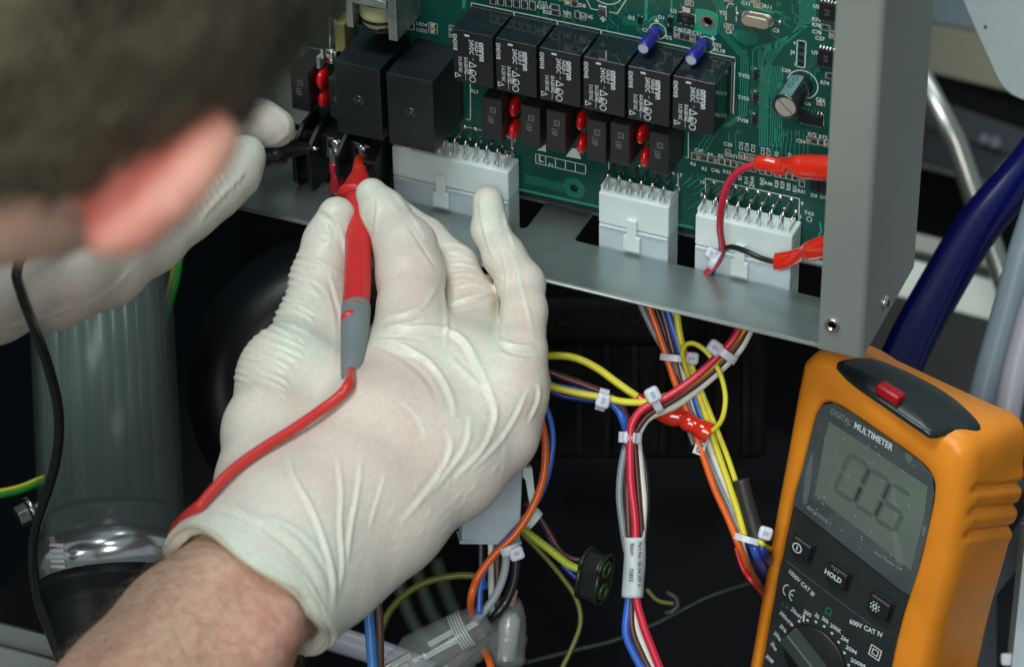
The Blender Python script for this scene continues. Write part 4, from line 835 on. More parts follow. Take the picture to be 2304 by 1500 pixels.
for x in (1268, 1424): mb = MB(); mb.lathe([(0, 4.5), (3, 4.2), (3, 2.2), (1, 2)], at(x, 712, 1280), -_F, 6, smooth=False); mb.build("bolt", FINM, o)
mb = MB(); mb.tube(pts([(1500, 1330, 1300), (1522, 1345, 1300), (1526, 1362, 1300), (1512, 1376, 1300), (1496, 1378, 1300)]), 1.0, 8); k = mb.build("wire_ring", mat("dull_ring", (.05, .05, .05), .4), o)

# ---------------------------------------------- clear filter cylinder with band clamp, left
ac = [at(215, 420, 1300), at(262, 1400, 1246)]; cyl_ax = ac[1]-ac[0]; cyl_ax /= np.linalg.norm(cyl_ax)
def cy(px_y):   # point on the axis at picture height
    t = (px_y-420)/980; return ac[0]*(1-t)+ac[1]*t
o = thing("clear_cylinder", "tall clear plastic cylinder held in a shiny steel band above a black base", "cylinder", (0, 0, 0))
CYLM = mat("acrylic_tube", (.24, .33, .31), .20, alpha=.20, spec=.7)
p0 = cy(380); p1 = cy(1245); Ln = np.linalg.norm(p1-p0)
mb = MB(); R1 = 29.5
mb.lathe([(0, R1), (Ln, R1), (Ln, R1-2.2), (0, R1-2.2), (0, R1)], p0, cyl_ax, 64, caps=False); mb.build("tube_wall", CYLM, o)
mb = MB(); mb.lathe([(Ln*.915, R1-2.4), (Ln*.925, R1-2.3), (Ln*.94, R1-2.3), (Ln*.95, R1-2.4), (Ln, R1-2.4)], p0, cyl_ax, 64); mb.build("base_insert", mat("smoked_insert", (.035, .045, .05), .25), o)
# contents: dark green liquid-filter core
COREM = mat("filter_core", (.055, .085, .070), .35, var=.8, vscale=38, stretch=(1, 1, .06))
mb = MB(); mb.lathe([(0, R1-5.6), (Ln*.90, R1-5.6)], p0, cyl_ax, 32); mb.build("filter_core", COREM, o)
cu_ = np.cross(cyl_ax, _F); cu_ /= np.linalg.norm(cu_); cv_ = np.cross(cyl_ax, cu_)
PLM = [mat("pleat_"+n_, c_, .35, var=.35, vscale=30, stretch=(1, 1, .1)) for n_, c_ in (("grey", (.050, .066, .068)), ("green", (.030, .062, .026)), ("dark", (.026, .036, .035)), ("pale", (.070, .090, .088)), ("olive", (.040, .052, .036)))]
for k in range(26):
    t0 = 2*math.pi*k/26; r_ = R1-7.5-.5*(k % 2); w_ = rng.uniform(3.6, 4.6); q = p0+(cu_*math.cos(t0)+cv_*math.sin(t0))*r_
    mb = MB(); mb.lathe([(0, w_), (Ln*.90, w_)], q, cyl_ax, 10); mb.build("filter_pleat", PLM[(k*7+k//3) % 5], o)
mb = MB(); q0 = cy(1256); mb.lathe([(-2, R1+.8), (12.6, R1+.6)], q0-cyl_ax*3, cyl_ax, 64, caps=False)
sb = mb.build("steel_band", mat("polished_band", (.74, .77, .77), .2, metal=.9), o); z_ = sb.modifiers.new("s", 'SOLIDIFY'); z_.thickness = .8*S
mb = MB()
for k in range(5): mb.box(at(128+k*1, 1225+12*k, 1222), (5.5, 1.2, 3), A=A)
mb.build("band_slots", mat("band_worm", (.35, .37, .38), .35, metal=1), sb)
mb = MB(); q1 = cy(1318); mb.lathe([(0, R1), (4, R1+1.2), (6, R1+.6), (10, R1-2.5), (14, R1-3.5), (44, R1-4)], q1-cyl_ax*4, cyl_ax, 56); mb.build("base_cup", mat("black_rubber_base", (.006, .008, .010), .45, spec=.3), o)
# bolt on the left
o = thing("hex_bolt", "small zinc bolt with a washer poking out left of the clear cylinder", "bolt", (0, 0, 0))
d_ = _R*.75+_U*.35+_F*.3; p = at(40, 1164, 1250)
mb = MB(); mb.lathe([(0, 4.6), (4.5, 4.8)], p, d_, 6, smooth=False); mb.build("hex_head", TIN, o, bev=.3)
mb = MB(); mb.lathe([(5.0, 6.2), (6.6, 6.2)], p, d_, 24); mb.build("washer", TIN, o)
mb = MB(); mb.lathe([(6.6, 2.6), (22, 2.6)], p, d_, 14); mb.build("shank", TIN, o)
# earth wires
EAR = mat("earth_green", (.03, .33, .03), .3, coat=.3)
for lab, P, d, w in (("green and yellow earth wire at the left edge, running behind the black lead", [(-60, 1118), (0, 1110), (45, 1100), (85, 1084), (130, 1064)], 1262, 22), ("green and yellow earth wire dropping beside the clear cylinder below the left glove", [(430, 470), (412, 520), (402, 570), (390, 640), (360, 740)], 1320, 24)):
    o = thing("earth_wire", lab, "wire", (0, 0, 0)); wire(D(P, d), w, EAR, o)
    Q = pts(D(P, d)); k = d/FPX; mb = MB(); off = (_U*(w*.30*k) if "left edge" in lab else -_R*(w*.30*k))-_F*(w*.26*k)
    mb.tube(spline(Q+off, 8), w*.22*k, 8); mb.build("yellow_stripe", WC["yellow"], o)
# pale ledge at the lower left and grey pipe
o = thing("frame_rail", "pale grey aluminium frame rail across the bottom left corner", "rail", (0, 0, 0))
RAIL = mat("rail_alu", (.20, .24, .24), .45, metal=.3, var=.1, vscale=30)
slab("rail_top", [(-60, 1388), (200, 1452), (400, 1500), (420, 1540), (200, 1498), (-60, 1434)], 1235, 6, RAIL, o)
slab("rail_face", [(-60, 1440, 1228), (200, 1506, 1228), (300, 1536, 1228), (300, 1700, 1214), (-60, 1600, 1214)], 1228, 6, mat("rail_pale", (.33, .37, .35), .5, var=.05), o)
o = thing("grey_pipe", "smooth grey pipe lying low behind the cuff of the glove", "pipe", (0, 0, 0))
mb = MB(); mb.tube(spline(pts([(600, 1395, 1290), (740, 1432, 1290), (880, 1478, 1290), (1000, 1530, 1290)]), 8), 5.4, 20); mb.build("pipe_body", GT2, o)
for k, (x, y) in enumerate(((930, 1400), (975, 1385), (1020, 1370))):
    o = thing("dark_hose", ("nearest", "middle", "farthest")[k]+" of three dim hoses under the yellow wire arc, counted from the left", "hose", (0, 0, 0), "dim hoses under the yellow arc")
    mb = MB(); mb.tube(spline(pts([(x-40, y-110, 1400), (x, y, 1390), (x+70, y+90, 1380)]), 6), 3.2, 12); mb.build("hose_body", mat("dim_green", (.02, .035, .02), .5), o)
# ================================================================== multimeter
_a = .52; _b = -.369/_a
def c2w(x, y, z): return _R*x+_U*y-_F*z
MU = c2w(.83, -.56, _a); MU /= np.linalg.norm(MU); MV = c2w(-.215, -.977, _b); MV -= MU*(MV@MU); MV /= np.linalg.norm(MV)   # right, down
MN = np.cross(MV, MU); MN = MN if MN@_F < 0 else -MN                                                                           # towards the viewer
MO = at(1835, 905, 1185)
def mp(px, py, h=0.):
    o = MO+MN*h; d = ray(px, py); return CAM+((o-CAM)@MN)/(d@MN)*d
def mt(px, py, q):      # point on the top side (plane through the front top edge, along MU and MN); q = offset outwards
    o = mp(1884, 836)-MV*q; d = ray(px, py); return CAM+((o-CAM)@MV)/(d@MV)*d
meter = thing("multimeter", "orange cased digital multimeter standing tilted at the lower right", "multimeter", (0, 0, 0))
ORG = mat("orange_rubber", (.74, .25, .016), .40, var=.10, vscale=45, bump=.08, bscale=1100)
MBLK = mat("meter_black", (.020, .027, .028), .42, bump=.14, bscale=1600, var=.15, vscale=60)
MGLS = mat("meter_window", (.062, .080, .083), .16, coat=.5, var=.25, vscale=40)
LCDM = mat("lcd_glass", (.115, .150, .128), .22, var=.12, vscale=30, coat=.3)
SEGM = mat("lcd_segment", (.084, .111, .098), .4); MINK = mat("meter_ink", (.56, .64, .64), .55); GINK = mat("meter_green_ink", (.015, .16, .07), .55); LINK = mat("meter_dim_ink", (.22, .26, .26), .55)
outl = spline(np.array([(1812, 828), (1797, 900), (1778, 1010), (1752, 1150), (1724, 1310), (1700, 1450), (1668, 1640), (1650, 1800), (1700, 1900), (1850, 1960), (1960, 1960), (2010, 1880), (2030, 1740), (2052, 1600), (2082, 1460), (2112, 1350), (2142, 1225), (2160, 1110), (2166, 1040), (2150, 1004), (2100, 972), (2000, 908), (1910, 850), (1860, 818), (1834, 812), (1812, 828)]), 4)[:-1]
base = np.array([mp(x, y) for x, y in outl]); loc = np.stack([(base-MO)@MU, (base-MO)@MV], 1)
# inner edge of the holster = outer edge of the black face
inn = spline(np.array([(1838, 930), (1824, 985), (1805, 1060), (1785, 1130), (1762, 1240), (1740, 1350), (1715, 1490), (1690, 1640), (1690, 1780), (1740, 1860), (1860, 1900), (1940, 1890), (1975, 1800), (1990, 1640), (2010, 1500), (2036, 1385), (2070, 1280), (2092, 1190), (2108, 1110), (2104, 1070), (2074, 1034), (2000, 980), (1920, 925), (1880, 903), (1854, 905), (1838, 930)]), 4)[:-1]
innl = np.stack([(np.array([mp(x, y) for x, y in inn])-MO)@MU, (np.array([mp(x, y) for x, y in inn])-MO)@MV], 1)
def resamp(L, n):
    L = np.vstack([L, L[:1]]); s_ = np.r_[0, np.cumsum(np.linalg.norm(np.diff(L, axis=0), axis=1))]; t = np.linspace(0, s_[-1], n, endpoint=False)
    return np.stack([np.interp(t, s_, L[:, i]) for i in (0, 1)], 1)
NR = 560; out_ = resamp(loc, NR); in_ = resamp(innl, NR)
k0 = np.argmin(np.linalg.norm(in_-out_[0], axis=1)); in_ = np.roll(in_, -k0, 0)
# match orientation/arc position by nearest direction from centre
cen = in_.mean(0); 
def nrm2(L):
    T = np.roll(L, -1, 0)-np.roll(L, 1, 0); T /= np.linalg.norm(T, axis=1)[:, None]; N = np.stack([T[:, 1], -T[:, 0]], 1)
    if ((L+N-cen)**2).sum() < ((L-N-cen)**2).sum(): N = -N
    return N
NO = nrm2(out_)
rings = [(in_, -3.0), (in_, 1.2), (in_+(out_-in_)*.12, 1.9), (in_+(out_-in_)*.5, 1.9), (out_-NO*1.5, 1.2), (out_+NO*.0, .2), (out_+NO*1.6, -2.0), (out_+NO*2.4, -5)]
zs = list(np.arange(-7, -49, -1.0)); V = []
for L, z in rings: V.append(np.column_stack([L, np.full(NR, z)]))
for z in zs:
    e = 2.6*np.ones(NR)
    e += -7*max(0, (-z-40)/8)**2
    P = out_.copy()
    topw = np.clip((8-out_[:, 1])/10, 0, 1)*(18-11*np.clip((out_[:, 0]-8)/58, 0, 1)); P[:, 1] += topw*min(1, -z/46)**2.0
    X = out_@np.array([1, 0]); Yv = out_@np.array([0, 1]); right = out_[:, 0] > cen[0]+18
    # grip grooves on the right side
    for gy in (-4.5, 5.5, 15.5):
        e = e-np.where(right, 2.3*np.exp(-((Yv-gy-(-z)*.40)/1.5)**2)*(1 if -z > 6 else 0), 0)+np.where(right, .7*np.exp(-((Yv-gy-4-(-z)*.40)/2.2)**2), 0)
    V.append(np.column_stack([P+NO*e[:, None], np.full(NR, z)]))
V.append(np.column_stack([P-NO*8, np.full(NR, -51)]))
nr = len(V); V = np.vstack(V); W3 = MO+V[:, :1]*MU+V[:, 1:2]*MV+V[:, 2:3]*MN
mb = MB(); mb.add(W3, [(i*NR+q, i*NR+(q+1) % NR, (i+1)*NR+(q+1) % NR, (i+1)*NR+q) for i in range(nr-1) for q in range(NR)]+[list(range((nr-1)*NR, nr*NR))], 0, True)
mb.build("holster", ORG, meter)
def mprism(px, h0, h1, name, m_, parent, bev=0., smooth_n=0, off=None):
    P = np.array(px, float)
    if smooth_n: P = spline(np.vstack([P, P[:1]]), smooth_n)[:-1]
    A0 = np.array([mp(x, y, h0) for x, y in P]); mb = MB(); n = len(A0); mb.add(np.vstack([A0, A0+MN*(h1-h0)]), [list(range(n)), list(range(n, 2*n))[::-1]]+[(i, (i+1) % n, (i+1) % n+n, i+n) for i in range(n)])
    o = mb.build(name, m_, parent); 
    me = o.data; bm = bmesh.new(); bm.from_mesh(me); bmesh.ops.recalc_face_normals(bm, faces=bm.faces[:]); bm.to_mesh(me); bm.free()
    if bev: bevel(o, bev, 3, 40)
    return o
face = mprism([(x, y) for x, y in inn[::2]], -2.6, -.6, "front_panel", MBLK, meter)
win = mprism([(1842, 925), (1856, 908), (1882, 905), (1920, 926), (2000, 981), (2072, 1034), (2101, 1068), (2105, 1110), (2092, 1185), (2066, 1290), (2056, 1340), (2030, 1325), (1900, 1222), (1788, 1133), (1800, 1070), (1822, 980)], -.6, .5, "display_window", MGLS, face, .25)
lcd = mprism([(1866, 948), (2088, 1094), (2079, 1160), (2050, 1282), (1834, 1113), (1838, 1085), (1856, 985)], .5, .56, "display", LCDM, win, 0)
def tseg(mb, s, x0, y0, x1, y1, hm, h=.02, mi=0, b=.01, lift=0.):
    """text laid from picture point to picture point on the meter face"""
    P0, P1 = mp(x0, y0, h), mp(x1, y1, h); d = P1-P0; L_ = np.linalg.norm(d); d /= L_; up = np.cross(MN, d)
    V, Fs = text_geo(s, 1., b, 'LEFT', 'BOTTOM_BASELINE'); w = V[:, 0].max()-V[:, 0].min()
    mb.add(P0+(V[:, :1]-V[:, 0].min())*(L_/w)*d+V[:, 1:2]*hm*up, Fs, mi)
seg = MB()
def digit(x, y, s_, on):   # seven segments in the frame of the meter; x,y centre in picture
    c = mp(x, y, .62); uu = MU; vv = MV*1.0; w, h, t = 4.6*s_, 9.4*s_, 2.1*s_
    sl = lambda a, b: c+uu*(a-b*.10)+vv*b
    R_ = {"t": ((-w, -h), (w, -h)), "m": ((-w, 0), (w, 0)), "b": ((-w, h), (w, h)), "tl": ((-w, -h), (-w, 0)), "tr": ((w, -h), (w, 0)), "bl": ((-w, 0), (-w, h)), "br": ((w, 0), (w, h))}
    for k in on:
        (a0, b0), (a1, b1) = R_[k]; d = np.array([a1-a0, b1-b0]); d = d/np.linalg.norm(d); nn = np.array([-d[1], d[0]])*t/2; p0 = np.array([a0, b0])+d*.15; p1 = np.array([a1, b1])-d*.15
        Q = [p0, p0+d*t/2+nn, p1-d*t/2+nn, p1, p1-d*t/2-nn, p0+d*t/2-nn]; seg.add([sl(*q) for q in Q], [list(range(6))])
digit(1916, 1075, 1., ("t", "b", "tl", "tr", "bl", "br")); digit(1962, 1108, 1., ("t", "b", "tl", "tr", "bl", "br")); digit(2009, 1141, 1., ("t", "m", "b", "tl", "bl", "br"))
seg.build("display_digits", SEGM, lcd)
t1 = MB(); tseg(t1, "DIGITAL", 1868, 930, 1913, 957, 3.9, .55, b=.015); t1.build("lettering", mat("grey_lettering", (.20, .23, .23), .5), win)
t1 = MB(); tseg(t1, "MULTIMETER", 1921, 962, 2007, 1014, 4.0, .55, b=.025); t1.build("lettering", MINK, win)
t1 = MB(); tseg(t1, "IEC61010-1", 1815, 1143, 1868, 1182, 2.5, .55, b=.02); tseg(t1, "Auto Power Off", 1966, 1243, 2029, 1285, 2.2, .55, b=.01); tseg(t1, "—", 1928, 1216, 1962, 1240, 1.0, .55); t1.build("lettering", LINK, win)
# wipe marks and dust on the window
rs = random.Random(5); dm_ = MB()
for _ in range(170):
    x, y = rs.uniform(1800, 2090), rs.uniform(930, 1330)
    # keep inside the window quad
    if (y-1133) > (x-1788)*.77 or (x-2105) > -(y-1085)*.19 or (y-905) < (x-1870)*.72 or (x-1842) < -(y-925)*.26: continue
    c = mp(x, y, .60); r = rs.choice([.12, .16, .22, .3]); dm_.add([c+MU*r*math.cos(a)+MV*r*math.sin(a)*rs.uniform(.5, 1.2) for a in np.linspace(0, 5.2, 6)], [list(range(6))])
dm_.build("dust_specks", mat("dust", (.40, .44, .43), .8), win)["kind"] = "stuff"
SM = mat("smear", (.30, .34, .34), .6, alpha=.28)
for P in ([(1822, 1030), (1829, 1022), (1822, 1100), (1815, 1130), (1806, 1128), (1812, 1070)], [(2004, 1092), (2018, 1086), (2014, 1120), (2024, 1140), (2028, 1160), (2014, 1168), (2008, 1135)], [(2002, 1182), (2012, 1190), (2030, 1240), (2032, 1270), (2016, 1262), (2010, 1220)], [(2036, 1015), (2052, 1026), (2048, 1040), (2038, 1034)], [(2076, 1180), (2084, 1184), (2080, 1204), (2074, 1196)]):
    mb = MB(); Q = spline(np.vstack([np.array(P, float), np.array(P[:1], float)]), 5)[:-1]; mb.add([mp(x, y, .585) for x, y in Q], [list(range(len(Q)))]); mb.build("smear_mark", SM, win)
# buttons
BTN = mat("button_rubber", (.012, .015, .015), .4, bump=.1, bscale=1500)
for (x, y), mk in (((1807, 1230), "p"), ((1888, 1294), "h"), ((1982, 1362), "l")):
    c = mp(x, y, 0); A = np.stack([MU, -MV, MN], 1)
    if mk == "l": w_, h_ = 9.6, 8.4
    else: w_, h_ = 9.2, 7.8
    mb = MB(); mb.box(c, (w_+1.4, h_+1.4, 1.0), A=A); rc = mb.build("button_recess", mat("recess_black", (.006, .008, .008), .5), face); bevel(rc, .4, 2)
    mb = MB(); mb.box(c+MN*.9, (w_, h_, 3.0), A=A); b_ = mb.build("button", BTN, face); bevel(b_, 1.1, 4)
    t1 = MB(); cc = c+MN*2.46-MU*1.2
    if mk == "h":
        text_on(t1, "HOLD", cc, MU, -MV, 3.3, 0, .035, wx=.9)
        for dx in (-.6, .7): t1.lathe([(0, .22), (.05, .2)], c+MN*2.4-MV*3.0+MU*dx*1.3-MU*.6, MN, 8)
    else:
        n = 24; r0, r1 = (2.3, 1.75) if mk == "p" else (1.15, .6)
        t1.add([cc+MU*r*math.cos(2*math.pi*k/n)+MV*r*math.sin(2*math.pi*k/n) for r in (r0, r1) for k in range(n)], [(k, (k+1) % n, n+(k+1) % n, n+k) for k in range(n)])
        if mk == "p": t1.add([cc+MU*a+MV*b for a, b in ((-.28, -1.1), (.28, -1.1), (.28, 1.1), (-.28, 1.1))], [(0, 1, 2, 3)])
        else:
            for k in range(8):
                a = math.pi*k/4+.2; d = MU*math.cos(a)+MV*math.sin(a); e = -MU*math.sin(a)+MV*math.cos(a)
                t1.add([cc+d*1.6+e*.22, cc+d*2.3+e*.42, cc+d*2.3-e*.42, cc+d*1.6-e*.22], [(0, 1, 2, 3)])
    t1.build("button_marking", MINK, b_)
    mb = MB(); mb.box(c+MN*2.1+MU*2.6-MV*2.5, (2.6, .35, .3), A=A@np.array(Matrix.Rotation(-.1, 3, 'Z'))); mb.build("highlight_rib", BTN, b_)
# raised lower panel step
mprism([(1757, 1262), (1770, 1258), (1850, 1320), (1960, 1402), (2030, 1428), (2022, 1450), (2004, 1520), (1990, 1640), (1972, 1780), (1930, 1870), (1860, 1880), (1745, 1840), (1700, 1770), (1702, 1640), (1722, 1490), (1742, 1360)], -.6, 0.0, "lower_panel", MBLK, face, .3)
t1 = MB()
tseg(t1, "1000V CAT III", 1774, 1287, 1829, 1341, 2.8, .03, b=.02); tseg(t1, "600V CAT IV", 1911, 1401, 1986, 1434, 3.1, .03, b=.025)
for s, x0, y0, x1, y1 in (("200mH", 1753, 1378, 1778, 1405), ("20mH", 1779, 1371, 1801, 1392), ("200", 1807, 1377, 1824, 1388), ("2k", 1832, 1383, 1842, 1393), ("20k", 1848, 1392, 1864, 1404), ("200K", 1867, 1408, 1892, 1425), ("2M", 1891, 1435, 1907, 1446), ("20M", 1902, 1457, 1926, 1472), ("200M", 1913, 1486, 1946, 1503),
                          ("2H", 1753, 1408, 1764, 1420), ("20u", 1740, 1424, 1753, 1438), ("2u", 1733, 1446, 1744, 1462), ("200n", 1722, 1476, 1737, 1492)):
    tseg(t1, s, x0, y0, x1, y1, 2.6, .03, b=.02)
tseg(t1, "|", 1806, 1392, 1810, 1394, 3.6, .03)
def cer(c0, r, a0, a1, w=.55):
    P = [c0+MU*r*math.cos(math.radians(a))*.8+MV*r*math.sin(math.radians(a)) for a in np.linspace(a0, a1, 14)]; Q = [c0+MU*(r-w)*math.cos(math.radians(a))*.8+MV*(r-w)*math.sin(math.radians(a)) for a in np.linspace(a0, a1, 14)]
    t1.add(P+Q, [(i, i+1, 15+i, 14+i) for i in range(13)])
cer(mp(1772, 1328, .03), 2.9, 95, 265); cer(mp(1786, 1340, .03), 2.9, 95, 265); c = mp(1781, 1337, .03); t1.add([c+MU*a+MV*b for a, b in ((-1.2, -.25), (.9, -.25), (.9, .25), (-1.2, .25))], [(0, 1, 2, 3)])
for x, y in ((1782, 1405), (1798, 1396.5), (1817, 1394.5), (1836, 1398), (1854.5, 1408), (1872, 1423.5), (1887, 1443.5), (1900, 1467.5), (1909.5, 1495), (1766, 1419), (1754, 1438), (1744.5, 1460), (1738, 1486)):
    c = mp(x, y, .03); t1.add([c+MU*.62*math.cos(a)+MV*.62*math.sin(a) for a in np.linspace(0, 2*math.pi, 13)[:-1]], [list(range(12))])
for r0, r1 in ((2.7, 2.2), (1.45, 1.0)):
    c = mp(1969, 1467, .03); Q = [c+MU*r*a+MV*r*b for r in (r0, r1) for a, b in ((-1, -1), (1, -1), (1, 1), (-1, 1))]; t1.add(Q, [(i, (i+1) % 4, 4+(i+1) % 4, 4+i) for i in range(4)])
t1.build("range_lettering", MINK, face)
t1 = MB(); tseg(t1, "Ω", 1855, 1377, 1869, 1386, 4.6, .03, b=.02); tseg(t1, "LX", 1759, 1361, 1774, 1372, 3.0, .03, b=.0); t1.build("green_lettering", GINK, face)
# dial: circle through three picked points of its edge
Q = np.array([[(mp(x, y)-MO)@MU, (mp(x, y)-MO)@MV] for x, y in ((1772, 1422), (1818, 1404), (1886, 1451), (1900, 1482))]); A_ = np.column_stack([2*Q, np.ones(4)]); so = np.linalg.lstsq(A_, (Q**2).sum(1), rcond=None)[0]
DC = MO+MU*so[0]+MV*so[1]; DR = math.sqrt(so[2]+so[0]**2+so[1]**2)
dl = MB(); dl.lathe([(-.5, DR), (.15, DR), (.15, DR-.3)], DC, MN, 64, caps=False, smooth=False); dl.build("dial_gap", mat("gap_black", (.003, .003, .003), .6), meter)
dl = MB(); dl.lathe([(-.4, DR-.5), (.5, DR-.5), (1.0, DR-1.0), (1.1, .01)], DC, MN, 64); dial = dl.build("rotary_dial", BTN, meter)
kd = (mp(1960, 1690)-mp(1765, 1440)); kd -= MN*(kd@MN); kd /= np.linalg.norm(kd); ke = np.cross(MN, kd)
kb = MB(); hl = DR-.8; sec = [(-4.6, .8), (-3.0, 6.8), (3.0, 6.8), (4.6, .8)]
kb.add([DC+kd*s*hl*(1 if z < 5 else .97)+ke*a+MN*z for s in (-1, 1) for a, z in sec], [(0, 1, 2, 3)[::-1], (4, 5, 6, 7), (0, 4, 5, 1)[::-1], (1, 5, 6, 2)[::-1], (2, 6, 7, 3)[::-1], (3, 7, 4, 0)[::-1]]); k_ = kb.build("knob_bar", mat("knob_grey", (.035, .050, .050), .34), dial); bevel(k_, .7, 3)
# dark infra-red cap on the top side, with the red lamp
cap_px = spline(np.array([(1884, 822), (1888, 812), (1925, 806), (1962, 806), (2010, 822), (2070, 850), (2130, 884), (2175, 920), (2207, 962), (2150, 968), (2100, 978), (2070, 962), (2000, 914), (1920, 858), (1884, 822)], float), 4)[:-1]
cp = np.array([mt(x, y, 3.0) for x, y in cap_px]); n = len(cp); mb = MB(); ctr = cp.mean(0)
dome = []
for f_, h in ((1, -10.0), (1, -.3), (.985, 0.1), (.9, .5), (.5, .9)): dome.append(ctr+(cp-ctr)*f_-MV*h if h > -5 else cp+MV*(1.6+9*np.clip(-((cp-MO)@MN)/19, 0, 1))[:, None])
V = np.vstack(dome+[ctr[None]-MV*1.0]); Fs = [(i*n+q, i*n+(q+1) % n, (i+1)*n+(q+1) % n, (i+1)*n+q) for i in range(4) for q in range(n)]+[(4*n+q, 4*n+(q+1) % n, 5*n) for q in range(n)]
mb.add(V, Fs, 0, True); capo = mb.build("sensor_cap", mat("sensor_black", (.009, .016, .017), .26, coat=.2), meter)
RL = mat("red_lens", (.36, .004, .012), .28, coat=.15, spec=.4); c = mt(2003, 884, 5.2); A = np.stack([MU, MN, -MV], 1)
mb = MB(); mb.box(c, (10.5, 5.5, 4.0), A=A); l_ = mb.build("red_lamp", RL, capo); bevel(l_, .9, 3)
mb = MB(); mb.box(c-MV*.6+MN*.6, (5.5, 3.5, 2.4), A=A); k = mb.build("lamp_core", mat("red_core", (.30, .006, .010), .2, coat=1), l_); bevel(k, .6, 2)
# ================================================================== the person: implicit surfaces, polygonised with surface nets
def cs(px, py, d): return np.array([(px-1152)/FPX*d, (750-py)/FPX*d, d], float)       # camera-space millimetres (right, up, away)
def cs2w(P): return CAM+P[..., :1]*_R+P[..., 1:2]*_U+P[..., 2:3]*_F
class Field:
    def __init__(s, lo, hi, h):
        s.h = h; s.lo = np.array(lo, float); s.n = np.ceil((np.array(hi)-s.lo)/h).astype(int)+1; s.f = np.full(s.n, 40., np.float32)
    def win(s, lo, hi):
        a = np.clip(np.floor((lo-s.lo)/s.h).astype(int), 0, s.n-1); b = np.clip(np.ceil((hi-s.lo)/s.h).astype(int)+1, 1, s.n)
        if np.any(b <= a): return None, None
        g = np.meshgrid(*[s.lo[i]+s.h*np.arange(a[i], b[i]) for i in range(3)], indexing='ij', sparse=True); return tuple(slice(a[i], b[i]) for i in range(3)), g
    def cone(s, A, B, ra, rb, k=3., tgt=None, flat=None):
        """round cone, optionally squashed by factor flat=(axis vector, scale)"""
        f = s.f if tgt is None else tgt; m_ = max(ra, rb)*1.25+k*1.5+s.h*2
        sl, g = s.win(np.minimum(A, B)-m_, np.maximum(A, B)+m_)
        if sl is None: return
        d = B-A; L2 = max(float(d@d), 1e-9); X, Y, Z = g[0]-A[0], g[1]-A[1], g[2]-A[2]
        t = np.clip((X*d[0]+Y*d[1]+Z*d[2])/L2, 0, 1); ex, ey, ez = X-t*d[0], Y-t*d[1], Z-t*d[2]
        if flat is not None:
            ax, sc_ = flat; q = (ex*ax[0]+ey*ax[1]+ez*ax[2])*(1/sc_-1); ex, ey, ez = ex+q*ax[0], ey+q*ax[1], ez+q*ax[2]
        v = np.sqrt(ex*ex+ey*ey+ez*ez)-(ra+t*(rb-ra))
        if flat is not None: v = v*min(1, flat[1])
        s.smin(f, sl, v.astype(np.float32), k)
    def smin(s, f, sl, v, k):
        a = f[sl]; h = np.clip(.5+.5*(a-v)/k, 0, 1); f[sl] = a*(1-h)+v*h-k*h*(1-h)
    def chain(s, P, k=3., kj=2., flat=None):
        """P: (px,py,depth,radius px) list; own blend kj inside the chain, k against the rest"""
        t = np.full(s.n, 40., np.float32)
        for a, b in zip(P[:-1], P[1:]): s.cone(cs(*a[:3]), cs(*b[:3]), a[3]/FPX*a[2], b[3]/FPX*b[2], kj, t, flat)
        s.smin(s.f, (slice(None),)*3, t, k)
    def mesh(s, f=None, smooth=3):
        f = s.f if f is None else f; sg = f < 0; n = np.array(f.shape)
        c = [sg[i:n[0]-1+i, j:n[1]-1+j, k:n[2]-1+k] for i in (0, 1) for j in (0, 1) for k in (0, 1)]
        anyv = c[0].copy(); allv = c[0].copy()
        for q in c[1:]: anyv |= q; allv &= q
        act = anyv & ~allv; I = np.argwhere(act); N = len(I); idx = np.full(act.shape, -1, np.int64); idx[act] = np.arange(N)
        acc = np.zeros((N, 3)); cnt = np.zeros(N)
        for ax in range(3):
            o1, o2 = [(1, 2), (0, 2), (0, 1)][ax]
            for a in (0, 1):
                for b in (0, 1):
                    p = I.copy(); p[:, o1] += a; p[:, o2] += b; q = p.copy(); q[:, ax] += 1
                    fa = f[p[:, 0], p[:, 1], p[:, 2]].astype(float); fb = f[q[:, 0], q[:, 1], q[:, 2]].astype(float); m_ = (fa < 0) != (fb < 0)
                    t = np.zeros(N); t[m_] = fa[m_]/(fa[m_]-fb[m_]); pos = p.astype(float); pos[:, ax] += t
                    acc[m_] += pos[m_]; cnt[m_] += 1
        V = s.lo+s.h*acc/cnt[:, None]; Fs = []
        for ax in range(3):
            o1, o2 = [(1, 2), (2, 0), (0, 1)][ax]
            sa = [slice(None)]*3; sb = [slice(None)]*3; sa[ax] = slice(0, -1); sb[ax] = slice(1, None)
            cr = sg[tuple(sa)] != sg[tuple(sb)]; E_ = np.argwhere(cr); ok = (E_[:, o1] > 0) & (E_[:, o2] > 0) & (E_[:, o1] < n[o1]-1) & (E_[:, o2] < n[o2]-1); E_ = E_[ok]
            ins = sg[tuple(E_.T)]; q = []
            for a, b in ((-1, -1), (0, -1), (0, 0), (-1, 0)):
                p = E_.copy(); p[:, o1] += a; p[:, o2] += b; q.append(idx[tuple(p.T)])
            q = np.stack(q, 1); q[~ins] = q[~ins][:, ::-1]; Fs.append(q)
        Fs = np.vstack(Fs); Fs = Fs[(Fs >= 0).all(1)]
        ed = np.vstack([Fs[:, [0, 1]], Fs[:, [1, 2]], Fs[:, [2, 3]], Fs[:, [3, 0]]])
        for it in range(smooth):
            A_ = np.zeros_like(V); c_ = np.zeros(N); np.add.at(A_, ed[:, 0], V[ed[:, 1]]); np.add.at(c_, ed[:, 0], 1); V = V*.5+.5*A_/np.maximum(c_, 1)[:, None]
        return V, Fs
